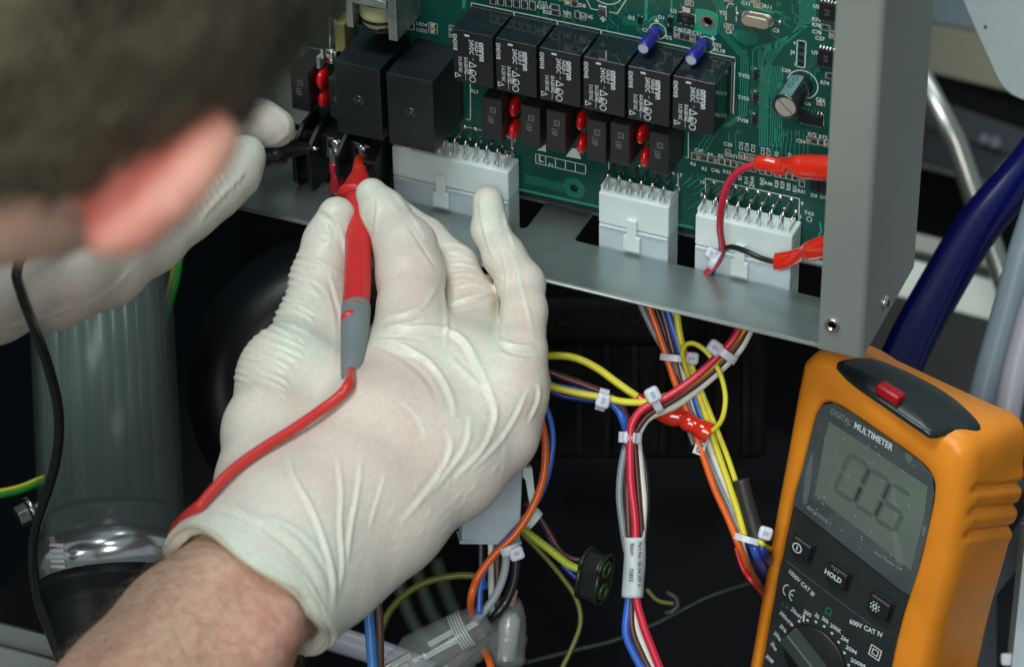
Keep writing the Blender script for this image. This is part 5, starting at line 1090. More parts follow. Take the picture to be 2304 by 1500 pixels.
def vnormals(V, Fs):
    n = np.cross(V[Fs[:, 2]]-V[Fs[:, 0]], V[Fs[:, 3]]-V[Fs[:, 1]]); N = np.zeros_like(V)
    for i in range(4): np.add.at(N, Fs[:, i], n)
    return N/(np.linalg.norm(N, axis=1)[:, None]+1e-12)
def topx(V): return np.stack([1152+FPX*V[:, 0]/V[:, 2], 750-FPX*V[:, 1]/V[:, 2]], 1)
def segdist(P, L, taper=True):
    """distance of picture points to a polyline, and the position 0..1 along it"""
    L = np.array(L, float); s_ = np.r_[0, np.cumsum(np.linalg.norm(np.diff(L, axis=0), axis=1))]; best = np.full(len(P), 1e9); tt = np.zeros(len(P)); sd = np.zeros(len(P))
    for i in range(len(L)-1):
        d = L[i+1]-L[i]; l2 = d@d; t = np.clip(((P-L[i])@d)/l2, 0, 1); e = P-L[i]-t[:, None]*d; r = np.linalg.norm(e, axis=1); m_ = r < best
        best[m_] = r[m_]; tt[m_] = (s_[i]+t*math.sqrt(l2))[m_]/s_[-1]; sd[m_] = np.sign(d[0]*e[:, 1]-d[1]*e[:, 0])[m_]
    return best, tt, sd
def vnoise(P, sc, seed=0):
    """cheap smooth 3-D value noise"""
    r_ = np.random.default_rng(seed); T = r_.random((32, 32, 32)); Q = P/sc; i = np.floor(Q).astype(int); f = Q-i; f = f*f*(3-2*f); o = 0
    for a in (0, 1):
        for b in (0, 1):
            for c in (0, 1):
                w = (f[:, 0] if a else 1-f[:, 0])*(f[:, 1] if b else 1-f[:, 1])*(f[:, 2] if c else 1-f[:, 2]); o = o+w*T[(i[:, 0]+a) % 32, (i[:, 1]+b) % 32, (i[:, 2]+c) % 32]
    return o*2-1
def build_sdf(name, V, Fs, m_, parent, attrs=None):
    W = cs2w(V); me = bpy.data.meshes.new(name); me.vertices.add(len(W)); me.vertices.foreach_set("co", (W*S).ravel()); me.loops.add(Fs.size); me.polygons.add(len(Fs))
    me.loops.foreach_set("vertex_index", Fs.ravel().astype(np.int32)); me.polygons.foreach_set("loop_start", np.arange(0, Fs.size, 4, dtype=np.int32)); me.polygons.foreach_set("loop_total", np.full(len(Fs), 4, np.int32))
    me.update(calc_edges=True); me.validate(); me.polygons.foreach_set("use_smooth", [True]*len(me.polygons))
    for k, v in (attrs or {}).items():
        a = me.attributes.new(k, 'FLOAT', 'POINT'); a.data.foreach_set("value", np.asarray(v, np.float32))
    return link(name, me, m_, parent)
def skinmat(name, cols, attr, rough=.45, sss=.15, nsc=900, bump=.15, speck=.0, ssc=(1, .35, .2), spec=.4, spsc=700):
    """principled surface whose base colour is mixed along a per-vertex attribute"""
    M = bpy.data.materials.new(name); M.use_nodes = True; nt = M.node_tree; b = nt.nodes["Principled BSDF"]; L = nt.links.new
    at_ = nt.nodes.new("ShaderNodeAttribute"); at_.attribute_name = attr; cr = nt.nodes.new("ShaderNodeValToRGB"); cr.color_ramp.interpolation = 'LINEAR'
    el = cr.color_ramp.elements; el[0].position = cols[0][0]; el[0].color = tuple(cols[0][1])+(1,); el[1].position = cols[-1][0]; el[1].color = tuple(cols[-1][1])+(1,)
    for p, c in cols[1:-1]: e = el.new(p); e.color = tuple(c)+(1,)
    L(at_.outputs["Fac"], cr.inputs[0]); tc = nt.nodes.new("ShaderNodeTexCoord")
    n = nt.nodes.new("ShaderNodeTexNoise"); n.inputs["Scale"].default_value = spsc; n.inputs["Detail"].default_value = 5; L(tc.outputs["Object"], n.inputs["Vector"])
    mr = nt.nodes.new("ShaderNodeMapRange"); mr.inputs[1].default_value = .35; mr.inputs[2].default_value = .65; mr.inputs[3].default_value = 1-speck; mr.inputs[4].default_value = 1+speck; L(n.outputs[0], mr.inputs[0])
    vm = nt.nodes.new("ShaderNodeVectorMath"); vm.operation = 'SCALE'; L(cr.outputs[0], vm.inputs[0]); L(mr.outputs[0], vm.inputs["Scale"]); L(vm.outputs[0], b.inputs["Base Color"])
    n2 = nt.nodes.new("ShaderNodeTexNoise"); n2.inputs["Scale"].default_value = nsc; n2.inputs["Detail"].default_value = 6; L(tc.outputs["Object"], n2.inputs["Vector"])
    bp = nt.nodes.new("ShaderNodeBump"); bp.inputs["Strength"].default_value = bump; bp.inputs["Distance"].default_value = .0006; L(n2.outputs[0], bp.inputs["Height"]); L(bp.outputs[0], b.inputs["Normal"])
    b.inputs["Roughness"].default_value = rough; b.inputs["Specular IOR Level"].default_value = spec
    b.inputs["Subsurface Weight"].default_value = sss; b.inputs["Subsurface Radius"].default_value = ssc; b.inputs["Subsurface Scale"].default_value = .003
    return M
GLOVE = skinmat("latex_glove", [(0, (.69, .565, .50)), (.5, (.71, .67, .59)), (1, (.71, .765, .655))], "loose", .40, .22, 900, .07, .05, (1, .75, .6), .4)
SKIN = skinmat("skin", [(0, (.70, .49, .345)), (.5, (.68, .385, .295)), (1, (.42, .095, .075))], "flush_shade", .5, .18, 500, .35, .10, (1, .35, .2), .35, 260)
person = thing("person", "person leaning in from the left with short dark hair and white latex gloves", "person", (0, 0, 0))

# ------------------------------------------------ right glove
CUF = cs(560, 1330, 1078); cax = np.array([.561, .828, .43]); cax /= np.linalg.norm(cax)
G = Field(cs(330, 1500, 1040)+[0, -8, -40], [cs(1290, 400, 1215)[0], cs(1290, 380, 1215)[1], 1232], .85)
G.chain([(757, 484, 1190, 42), (741, 545, 1192, 55), (722, 625, 1189, 64), (698, 735, 1177, 74), (652, 850, 1156, 100), (612, 970, 1132, 108), (600, 1090, 1112, 112), (600, 1200, 1096, 120)], 6, 5)      # thumb
G.chain([(836, 436, 1190, 36), (866, 482, 1187, 50), (912, 556, 1178, 68), (924, 620, 1170, 74), (926, 700, 1160, 75), (934, 800, 1148, 88)], 3, 4)                                                       # index
G.chain([(890, 476, 1204, 34), (962, 532, 1199, 38), (1028, 600, 1192, 47), (1058, 680, 1180, 60), (1054, 765, 1164, 70), (1040, 830, 1150, 88)], 1.5, 3)                                                   # middle
G.chain([(1098, 455, 1196, 36), (1102, 516, 1191, 40), (1134, 576, 1183, 46), (1172, 640, 1174, 52), (1180, 700, 1164, 50), (1172, 790, 1150, 57), (1136, 880, 1142, 84)], 1.5, 3)                         # ring
G.chain([(1130, 700, 1222, 34), (1180, 780, 1206, 38), (1196, 860, 1182, 38), (1180, 930, 1160, 40), (1130, 985, 1142, 62)], 4, 4)                                                                        # little finger, bent away
pal = [[(934, 800, 1148, 88), (840, 960, 1122, 108), (740, 1110, 1104, 130), (660, 1200, 1092, 150)], [(1040, 830, 1150, 88), (930, 990, 1124, 104), (790, 1140, 1104, 120), (690, 1230, 1092, 140)],
       [(1136, 880, 1142, 84), (1010, 1020, 1126, 92), (850, 1170, 1108, 100), (720, 1270, 1094, 120)], [(1130, 985, 1142, 62), (1040, 1080, 1130, 68), (900, 1185, 1112, 78), (770, 1290, 1096, 96)],
       [(650, 850, 1154, 98), (760, 900, 1150, 90), (860, 880, 1152, 80)], [(640, 1212, 1090, 175), (560, 1330, 1078, 206), (500, 1420, 1066, 214)]]
for c_ in pal: G.chain(c_, 12, 10)
G.chain([(1098, 640, 1196, 24), (1116, 700, 1186, 36), (1110, 770, 1168, 46)], 3, 4); G.chain([(735, 700, 1186, 50), (780, 800, 1168, 60), (850, 830, 1158, 60)], 10, 6)
# open cuff: cut by a plane, hollowed inside
sl, g = G.win(G.lo, G.lo+G.h*(G.n-1)); dcut = ((g[0]-CUF[0])*cax[0]+(g[1]-CUF[1])*cax[1]+(g[2]-CUF[2])*cax[2])
wob = 2.2*np.sin(g[0]*.16+g[1]*.05)+1.2*np.sin(g[1]*.31)
inner = Field(G.lo, G.lo+G.h*(G.n-1), G.h); ia = CUF-cax*30; ib = CUF+cax*5; inner.cone(ia, ib, 31.2, 27.5, 1.)
G.f = np.maximum(G.f, np.where(dcut < 7, -inner.f+0*dcut, -40.)).astype(np.float32)
G.f = np.maximum(G.f, -(dcut+wob)).astype(np.float32)
GV, GF = G.mesh(smooth=2); GN = vnormals(GV, GF); GP = topx(GV); vd = GV/np.linalg.norm(GV, axis=1)[:, None]; face_ = np.clip(-(GN*vd).sum(1)*1.6, 0, 1)
loose = np.full(len(GV), .50); disp = np.zeros(len(GV))
def blob(x, y, rx, ry, a, v):
    global loose
    ca, sa = math.cos(math.radians(a)), math.sin(math.radians(a)); dx, dy = GP[:, 0]-x, GP[:, 1]-y; u_, v_ = (dx*ca+dy*sa)/rx, (-dx*sa+dy*ca)/ry
    w = np.exp(-(u_*u_+v_*v_)); loose = loose*(1-w)+v*w
for b_ in ((930, 640, 60, 90, 0, .12), (1060, 650, 45, 50, 0, .05), (1180, 720, 34, 70, 0, .12), (1180, 850, 50, 45, 0, .10), (850, 830, 130, 80, 10, .05), (900, 1000, 160, 130, -20, .10), (700, 940, 120, 70, -30, .18), (640, 880, 80, 40, 0, .25), (720, 1060, 120, 60, -30, .15), (1200, 930, 22, 30, 0, .1),
           (680, 760, 70, 90, 10, 1.0), (740, 500, 46, 60, 0, .85), (840, 440, 46, 40, 0, .9), (1100, 470, 44, 50, 0, .95), (1010, 800, 70, 40, 30, .8), (1110, 780, 40, 70, 0, .85), (1060, 960, 40, 80, 20, .75), (560, 1250, 200, 60, 34, 1.0), (700, 1240, 110, 60, 40, .95), (480, 1180, 80, 50, 0, 1.), (730, 1390, 60, 70, 0, 1.), (870, 760, 60, 24, 0, .7)): blob(*b_)
def ridge(L, w, h, lo=1., end=.25, sil=0.):
    """raised fold along a picture polyline; w px half width, h mm height"""
    global disp, loose
    w *= .70; L = spline(np.array(L, float), 5); lo_ = L.min(0)-4*w; hi_ = L.max(0)+4*w; m_ = np.where(((GP > lo_) & (GP < hi_)).all(1) & ((face_ > .02) | (sil > 0)))[0]
    if len(m_) == 0: return
    d, t, sd = segdist(GP[m_], L); tp = np.clip(np.minimum(t, 1-t)/end, 0, 1)**.6
    tp = np.where((t <= 0) | (t >= 1), 0, tp)
    g_ = (np.exp(-(d/w)**1.5)-.45*np.exp(-((d*sd-1.9*w)/(1.1*w))**2))*tp; disp[m_] += h*g_*np.maximum(face_[m_], sil); 
    if h > 0: q_ = np.clip(g_, 0, 1)*.8*lo; loose[m_] = loose[m_]*(1-q_)+q_
K = 1.0
# big folds over the knuckle and web
ridge([(836, 746), (880, 738), (950, 736), (1010, 744), (1050, 772), (1080, 830), (1110, 900), (1118, 960)], 9, 1.5); ridge([(834, 764), (880, 768), (930, 790), (972, 820), (1000, 860), (1018, 900), (1024, 940)], 8, 1.4)
ridge([(840, 756), (900, 756), (960, 764)], 6, -.8); ridge([(840, 776), (900, 800), (960, 850), (985, 900)], 10, -.9)
ridge([(850, 775), (900, 790), (950, 806), (985, 812)], 4, .5); ridge([(834, 752), (866, 752), (900, 752)], 4, .6)
ridge([(995, 690), (1040, 676), (1090, 662), (1118, 656)], 7, 1.5); ridge([(1000, 704), (1040, 698), (1100, 690)], 8, -1.1)
ridge([(860, 715), (910, 706), (950, 690), (972, 664), (982, 640)], 7, 1.1); ridge([(870, 736), (920, 728), (960, 715)], 6, .7)
ridge([(1124, 766), (1160, 778), (1204, 781)], 6, 1.4); ridge([(1124, 780), (1160, 794), (1200, 800)], 7, -1.2)
ridge([(1000, 620), (1000, 680), (1004, 740), (1000, 780)], 6, .9); ridge([(1012, 640), (1014, 700), (1010, 760)], 5, -.8)
ridge([(1130, 660), (1126, 720), (1128, 770)], 4, -1.3); ridge([(1128, 560), (1140, 620), (1136, 660)], 4, .7); ridge([(1112, 616), (1126, 624), (1134, 620)], 4, 1.2)
for k in range(6): ridge([(985+9*k, 520+24*k+(k % 2)*5), (1020+8*k, 528+22*k), (1052+8*k, 545+20*k)], 3.6, .55, .6)
for k in range(7): ridge([(1000, 572+14*k), (1030, 566+13*k), (1066, 574+12*k)], 3.0, .35, .5)
for k in range(6): ridge([(1144+6*k, 560+22*k), (1160+6*k, 590+24*k), (1168+6*k, 640+24*k)], 4, .45, .6)
ridge([(1080, 440), (1084, 490), (1096, 540), (1116, 590)], 5, .8); ridge([(1134, 470), (1140, 510), (1160, 560)], 5, .9); ridge([(1070, 560), (1094, 600), (1116, 624)], 4, -.8)
ridge([(838, 416), (850, 450), (846, 500), (842, 540)], 5, .7); ridge([(806, 470), (830, 520), (844, 560)], 5, .8); ridge([(870, 410), (900, 450), (936, 500), (960, 540)], 6, .6); ridge([(900, 480), (940, 540), (985, 610)], 5, -.7)
ridge([(712, 470), (730, 474), (752, 492), (770, 530), (780, 580)], 5, 1.2); ridge([(716, 482), (740, 500), (756, 540)], 6, -.9); ridge([(700, 540), (726, 536), (740, 548), (730, 556), (706, 560)], 4, .5)
ridge([(736, 600), (752, 650), (764, 700)], 5, .7)
# accordion wrinkles down the outside of the thumb
for k in range(19):
    x0, y0 = 668-7.6*k, 574+15.5*k; 
    a_ = rng.uniform(-4, 4); l_ = rng.uniform(60, 115)
    ridge([(x0-14, y0-6), (x0+10, y0+2+a_*.3), (x0+l_*.55, y0+16+a_), (x0+l_, y0+38+a_)], 4.6, 1.25*rng.uniform(.7, 1.2), .6, .25, .8)
for k in range(12):
    x0, y0 = 700-9*k, 600+24*k; ridge([(x0, y0), (x0+26, y0+14), (x0+46, y0+36)], 3.6, .5, .5)
ridge([(742, 630), (760, 700), (766, 760), (760, 830)], 8, -.8)
# long tension folds towards the cuff
for L, w, h in (([(644, 1010), (660, 1070), (700, 1140), (728, 1210), (748, 1290), (752, 1370)], 7, 1.3), ([(758, 1020), (768, 1100), (766, 1180), (772, 1270), (764, 1330)], 6, 1.1), ([(812, 1030), (806, 1100), (790, 1190), (782, 1270)], 6, 1.0), ([(868, 1060), (850, 1120), (830, 1190)], 5, .6),
                ([(1004, 960), (1016, 1000), (1000, 1050), (950, 1120), (900, 1180)], 8, .9), ([(1060, 930), (1050, 1000), (1010, 1060), (960, 1120)], 7, .8), ([(1120, 900), (1110, 960), (1080, 1020), (1020, 1080)], 7, .8), ([(1190, 870), (1160, 940), (1120, 1000), (1060, 1060)], 6, .8),
                ([(505, 1095), (530, 1140), (560, 1170), (590, 1190)], 5, 1.0), ([(600, 1160), (680, 1200), (740, 1280), (762, 1350)], 8, .8), ([(1096, 880), (1050, 840), (1010, 800)], 9, .8), ([(1210, 860), (1212, 900), (1190, 950)], 5, .9), ([(900, 900), (940, 940), (960, 990)], 6, .35)):
    ridge(L, w, h)
ridge([(470, 1110), (560, 1160), (660, 1210), (740, 1330), (760, 1400)], 16, .8, .7); ridge([(470, 1140), (580, 1180), (680, 1260), (730, 1350)], 7, -.7)
ridge([(690, 1300), (720, 1350), (745, 1400)], 4, .9); ridge([(640, 1240), (690, 1290), (730, 1360)], 4, -.6)
for k in range(60):   # small random creases following the hand
    x, y = rng.uniform(560, 1160), rng.uniform(860, 1240); a = math.radians(rng.uniform(100, 150)); l_ = rng.uniform(20, 60); ridge([(x, y), (x+l_*.5*math.cos(a)+3, y+l_*.5*math.sin(a)), (x+l_*math.cos(a), y+l_*math.sin(a))], 3.5, rng.uniform(.1, .28), .4)
disp *= .72; disp += .18*vnoise(GV, 9., 3)+.04*vnoise(GV, 3.4, 4); loose = np.clip(loose+.10*vnoise(GV, 6., 5), 0, 1)
GV2 = GV+GN*disp[:, None]
gr = build_sdf("glove", GV2, GF, GLOVE, person, {"loose": loose})
# rolled bead at the cuff opening
uu = np.cross(cax, [0, 0, 1.]); uu /= np.linalg.norm(uu); ww = np.cross(cax, uu); bead = []
GT_ = GV2; rel = GT_-CUF; hgt = rel@cax; rad = rel-hgt[:, None]*cax; ang = np.arctan2(rad@ww, rad@uu); rr = np.linalg.norm(rad, axis=1)
for k in range(72):
    a = -math.pi+2*math.pi*k/72; m_ = (np.abs(np.angle(np.exp(1j*(ang-a)))) < .07) & (np.abs(hgt) < 9) & (rr > 27)
    if m_.sum() == 0: continue
    i = np.where(m_)[0]; lowest = np.percentile(hgt[i], 12); j = i[hgt[i] < lowest+1.2]; rb_ = np.percentile(rr[j], 85); bead.append(CUF+cax*(lowest+.3)+(uu*math.cos(a)+ww*math.sin(a))*(rb_-.6))
bead = np.array(bead)
for _ in range(2): bead = .5*bead+.25*(np.roll(bead, 1, 0)+np.roll(bead, -1, 0))
mb = MB(); mb.tube(cs2w(np.vstack([bead, bead[:2]])), 1.0, 10); bd = mb.build("rolled_cuff", mat("latex_bead", (.62, .63, .50), .42, sss=.1), gr)
def surf(px, py, lift=0.):   # depth of the gloved hand at a picture point
    P = topx(GV2); m_ = ((P[:, 0]-px)**2+(P[:, 1]-py)**2 < 14**2) & (face_ > .1)
    return (float(GV2[m_, 2].min()) if m_.any() else 1120.)-lift

# ------------------------------------------------ left glove
Lh = Field([cs(-420, 0, 1090)[0], cs(0, 900, 1120)[1], 1030], [cs(700, 0, 1230)[0], cs(0, 180, 1230)[1], 1255], 1.3)
Lh.chain([(622, 288, 1212, 44), (584, 276, 1212, 50), (500, 266, 1206, 54), (400, 300, 1196, 56), (280, 420, 1170, 80)], 3, 4)
Lh.chain([(552, 350, 1196, 47), (524, 386, 1193, 60), (474, 424, 1188, 70), (414, 464, 1182, 78), (326, 524, 1172, 92), (230, 590, 1156, 100), (110, 632, 1136, 112)], 3, 5)
Lh.chain([(520, 330, 1226, 36), (420, 360, 1222, 44), (320, 430, 1205, 56)], 3, 4)
Lh.chain([(350, 430, 1170, 60), (230, 500, 1150, 90), (110, 580, 1130, 120), (-30, 640, 1110, 128), (-200, 660, 1090, 138), (-420, 690, 1068, 150)], 10, 8)
LV, LF = Lh.mesh(smooth=2); _G = (GP, face_, loose, disp)
LN = vnormals(LV, LF); GP = topx(LV); vd = LV/np.linalg.norm(LV, axis=1)[:, None]; face_ = np.clip(-(LN*vd).sum(1)*1.6, 0, 1); loose = np.full(len(LV), .5); disp = np.zeros(len(LV))
for b_ in ((600, 290, 50, 40, 0, .2), (570, 340, 40, 40, 0, .9), (480, 440, 60, 50, 0, .6), (180, 680, 140, 60, 0, .15), (60, 700, 100, 60, 0, .2), (0, 660, 40, 30, 0, .9), (400, 520, 40, 30, 0, .8)): blob(*b_)
for k in range(13): ridge([(372+12*k, 560-12*k), (352+12*k, 530-12.5*k), (340+13*k, 490-13*k)], 4.8, 1.2*rng.uniform(.6, 1.2), .7, .25, .8)
for k in range(6): ridge([(455+16*k, 500-16*k), (470+14*k, 470-14*k), (500+12*k, 440-13*k)], 4, .6, .5)
for L, w, h in (([(560, 310), (590, 322), (602, 348)], 5, .5), ([(590, 330), (620, 322), (650, 300)], 5, .8), ([(600, 236), (640, 262), (652, 300)], 5, .5), ([(0, 740), (80, 722), (170, 690)], 5, .6), ([(40, 700), (110, 720), (150, 730)], 4, .5), ([(300, 600), (250, 650), (190, 690)], 6, .4)): ridge(L, w, h)
disp += .2*vnoise(LV, 9., 8)
gl = build_sdf("glove", LV+LN*disp[:, None], LF, GLOVE, person, {"loose": np.clip(loose, 0, 1)}); GP, face_, loose, disp = _G

# ------------------------------------------------ body: head, neck, trunk and arms as one surface
crown = np.array([.46, .52, -.72]); crown /= np.linalg.norm(crown); rgt = np.array([.62, -.68, -.10]); rgt -= crown*(rgt@crown); rgt /= np.linalg.norm(rgt)
fwd = np.cross(crown, rgt); fwd = fwd if fwd[2] > 0 else -fwd; H0 = cs(-45, -345, 722)
B_ = Field([-520, -330, 560], [20, 260, 1130], 3.)
def bc(A, B, ra, rb, k=8, flat=None): B_.cone(np.array(A, float), np.array(B, float), ra, rb, k, None, flat)
bc(H0, H0+fwd*6, 88, 84); bc(H0-crown*20+fwd*30, H0-crown*62+fwd*46, 58, 40); bc(H0-crown*70+fwd*60, H0-crown*84+fwd*66, 26, 20)
bc(H0-crown*18+fwd*84, H0-crown*46+fwd*100, 9, 12, 5); 
for s in (-1, 1):
    bc(H0-crown*4+fwd*80+rgt*s*14, H0-crown*6+fwd*68+rgt*s*44, 11, 9, 6); bc(H0-crown*48+fwd*92+rgt*s*7, H0-crown*49+fwd*88+rgt*s*10, 6, 5, 3)
    bc(H0-crown*46+fwd*66+rgt*s*36, H0-crown*40+fwd*50+rgt*s*52, 16, 14, 10)
for q, r_ in ((-62, 6), (-70, 7)): bc(H0+crown*q+fwd*88-rgt*13, H0+crown*q+fwd*88+rgt*13, r_, r_, 3)
bc(H0-rgt*84-crown*10, H0-rgt*92-crown*38, 12, 9, 4)
nk = cs(-20, 45, 745); bc(nk, cs(-700, 130, 775), 59, 62, 14)
# right ear (the one the camera sees)
er = [(252, 538, 694, 60), (312, 500, 690, 60), (390, 430, 688, 66), (455, 360, 688, 60), (500, 308, 690, 55)]
for a, b in zip(er[:-1], er[1:]): bc(cs(*a[:3]), cs(*b[:3]), a[3]/FPX*a[2], b[3]/FPX*b[2], 4)
bc(cs(240, 490, 698), cs(320, 400, 696), 5.2, 5.6, 6); bc(cs(320, 400, 696), cs(470, 285, 696), 5.6, 4.2, 6); bc(cs(300, 460, 706), cs(440, 340, 704), 6.5, 6.5, 8)
# trunk and arms
sh = cs(-1050, 300, 850); shr = cs(-900, 950, 800); shl = cs(-1150, -450, 930); pel = np.array([-420, -120, 1100.])
bc(cs(-700, 130, 775), sh, 62, 90, 30); bc(shr, shl, 62, 60, 30); bc(sh+[0, 0, 40], sh+[-90, -40, 220], 110, 105, 30)
wr = cs(578, 1306, 1083)
for a, b, ra, rb in ((wr, cs(450, 1455, 1064), 25.5, 30.5), (cs(450, 1455, 1064), cs(330, 1600, 1050), 30.5, 32.), (cs(330, 1600, 1050), cs(60, 1920, 1018), 32.0, 37), (cs(60, 1920, 1018), cs(-430, 2300, 970), 37, 42)): bc(a, b, ra, rb, 6)
bc(cs(-430, 2300, 970), shr, 42, 52, 14)
lw = cs(-380, 690, 1072); lel = cs(-1500, 1100, 1040); bc(lw, lel, 27, 40, 8); bc(lel, shl, 42, 52, 14)
# wrist bone and tendons on the forearm
bc(cs(615, 1400, 1052), cs(590, 1440, 1046), 9, 7, 14); bc(cs(500, 1300, 1052), cs(300, 1520, 1024), 6, 6, 16)
BV, BF = B_.mesh(smooth=3); BP = topx(BV); flush_shade = np.full(len(BV), .22)
def fb(x, y, r, v, lo=0, hi=2000):
    global flush_shade
    w = np.exp(-((BP[:, 0]-x)**2+(BP[:, 1]-y)**2)/r**2)*((BV[:, 2] > lo) & (BV[:, 2] < hi)); flush_shade = flush_shade*(1-w)+v*w
for x, y, r, v in ((600, 1400, 70, .75), (530, 1330, 50, .6), (640, 1450, 60, .7), (450, 1400, 80, .4), (350, 1420, 90, .2), (560, 1480, 60, .5)): fb(x, y, r, v, 950)
for x, y, r, v in ((260, 540, 55, .75), (340, 470, 70, .85), (420, 400, 60, .8), (500, 300, 50, 1.), (280, 500, 40, .95), (230, 560, 40, .7)): fb(x, y, r, v, 0, 760)
em_ = (BV[:, 2] < 716) & (BP[:, 0] > 180) & (BP[:, 0] < 600) & (BP[:, 1] > 225) & (BP[:, 1] < 640); flush_shade[em_] = .66+.26*np.clip((-((BP[em_, 0]-252)*.684+(BP[em_, 1]-540)*.730)+4)/62, 0, 1)  # ear crease shade painted into the skin colour, darker from rim towards hair
flush_shade = np.clip(flush_shade+.14*vnoise(BV, 16., 11)+.08*vnoise(BV, 6., 12), 0, 1)
bo = build_sdf("body", BV+vnormals(BV, BF)*(.35*vnoise(BV, 14., 6))[:, None], BF, SKIN, person, {"flush_shade": flush_shade})
# hair cap and strands
Hf = Field(H0-112, H0+112, 3.); Hf.cone(H0, H0+fwd*6, 92, 88, 4.); sl, g = Hf.win(Hf.lo, Hf.lo+Hf.h*(Hf.n-1)); hn = crown*.97-fwd*.22; hn /= np.linalg.norm(hn)
Hf.f = np.maximum(Hf.f, -((g[0]-H0[0])*hn[0]+(g[1]-H0[1])*hn[1]+(g[2]-H0[2])*hn[2]+1)).astype(np.float32)
HV, HF = Hf.mesh(smooth=3); HN = vnormals(HV, HF); HV = HV+HN*(1.6*vnoise(HV, 13., 2)+1.0*vnoise(HV, 5., 9))[:, None]
HAIRC = skinmat("hair_base", [(0, (.030, .025, .014)), (.5, (.085, .075, .048)), (1, (.18, .165, .11))], "tone", .6, 0, 260, .6, .25, (1, 1, 1), .3, 90)
hd_ = np.array([-.62, -.42, .3]); hd_ /= np.linalg.norm(hd_); HS_ = HV-np.outer(HV@hd_, hd_)*.82; tone = np.clip(.45+.75*vnoise(HS_, 8., 21)+.4*vnoise(HS_, 3.5, 22), 0, 1); ho = build_sdf("hair", HV, HF, HAIRC, person, {"tone": tone})
ids = rng.integers(0, len(HV), 9000); Vs, Fsn = [], []; cdir = np.array([-.55, -.35, .2])
for q, i in enumerate(ids):
    if np.dot(HN[i], hn) < -.8: continue
    p = HV[i]; n_ = HN[i]; t_ = cdir+rng.normal(0, .35, 3); t_ -= n_*(t_@n_); t_ /= np.linalg.norm(t_); w_ = np.cross(n_, t_)*.35; l_ = rng.uniform(9, 16)
    b = len(Vs); Vs += [p-w_, p+w_, p+t_*l_*.5+n_*2.6+w_*.8, p+t_*l_*.5+n_*2.6-w_*.8, p+t_*l_+n_*1.6]; Fsn += [(b, b+1, b+2, b+3), (b+3, b+2, b+4)]
mb = MB(); mb.add(cs2w(np.array(Vs)), Fsn, 0, True); hs_ = mb.build("hair_strands", mat("hair_strand", (.095, .083, .055), .5, var=.25, vscale=60, spec=.5), ho); hs_["kind"] = "stuff"
# forearm hairs
BN = vnormals(BV, BF); fi = np.where((BV[:, 2] > 960) & (BP[:, 0] > 60) & (BP[:, 0] < 760) & (BP[:, 1] > 1230) & (BP[:, 1] < 1650) & ((BN*BV).sum(1) < 300))[0]
mb = MB()
for q in range(1100):
    i = rng.choice(fi); p = BV[i]+rng.normal(0, .8, 3)*[1, 1, 0]; n_ = BN[i]; t_ = np.array([-.55, .25, -.1])+rng.normal(0, .45, 3); t_ -= n_*(t_@n_); t_ /= np.linalg.norm(t_); l_ = rng.uniform(4, 9)
    mb.tube(cs2w(np.array([p-n_*.3, p+t_*l_*.5+n_*l_*.22, p+t_*l_+n_*l_*.34])), [.045, .036, .016], 3, caps=False)
ah = mb.build("arm_hair", mat("arm_hair", (.30, .20, .11), .5), bo); ah["kind"] = "stuff"
for s in (-1, 1):
    bm = bmesh.new(); bmesh.ops.create_uvsphere(bm, u_segments=16, v_segments=10, radius=12.5*S); me = bpy.data.meshes.new("eye"); bm.to_mesh(me); bm.free()
    link("eye", me, mat("eye_white", (.7, .68, .64), .2), bo, cs2w((H0-crown*24+fwd*72+rgt*s*31)[None])[0])
# T-shirt round the trunk
T_ = Field([-560, -330, 700], [-60, 330, 1150], 5.)
for A, B, ra, rb in ((cs(-820, 190, 800), sh, 72, 98), (shr, shl, 70, 68), (sh+[0, 0, 40], sh+[-90, -40, 220], 118, 113), (shr, shr+(cs(-430, 2300, 970)-shr)*.35, 66, 66), (shl, shl+(lel-shl)*.35, 66, 66)): T_.cone(np.array(A), np.array(B), ra, rb, 25.)
TV, TF = T_.mesh(smooth=3); build_sdf("shirt", TV, TF, mat("shirt_cloth", (.05, .07, .10), .8), person)

# ------------------------------------------------ red probe and its cable
tp = thing("red_test_probe", "red test probe with grey grip, pinched between thumb and index finger of the front glove", "test probe", (0, 0, 0))
REDP = mat("red_probe_plastic", (.60, .028, .030), .36, var=.05, bump=.05, bscale=900); GRIP = mat("grey_grip", (.175, .215, .225), .5, bump=.1, bscale=1200); CABR = mat("red_cable", (.62, .040, .035), .34)
AX = [(815, 346, 1221), (809, 400, 1211), (806, 470, 1199), (803, 560, 1181), (800, 640, 1165), (799, 700, 1153), (796, 780, 1138), (790, 848, 1124)]
PA = pts(AX); p_ax = PA[1]-PA[-1]; 
def loft(keys, name, m_, parent, flat=.85, seg=28):
    """keys: (px,py,depth,width px) -> smooth round body along a gently bent axis"""
    K = spline(np.array([list(at(k[0], k[1], k[2]))+[k[3]/2/FPX*k[2]] for k in keys]), 6); Q, r = K[:, :3], K[:, 3]; T = np.gradient(Q, axis=0); T /= np.linalg.norm(T, axis=1)[:, None]; V = []
    for i in range(len(Q)):
        u = np.cross(T[i], _F); u /= np.linalg.norm(u); w = np.cross(T[i], u); V += [Q[i]+r[i]*(math.cos(2*math.pi*q/seg)*u+flat*math.sin(2*math.pi*q/seg)*w) for q in range(seg)]
    mb = MB(); mb.add(V, [(i*seg+q, i*seg+(q+1) % seg, (i+1)*seg+(q+1) % seg, (i+1)*seg+q) for i in range(len(Q)-1) for q in range(seg)]+[list(range(seg))[::-1], list(range((len(Q)-1)*seg, len(Q)*seg))], 0, True)
    return mb.build(name, m_, parent)
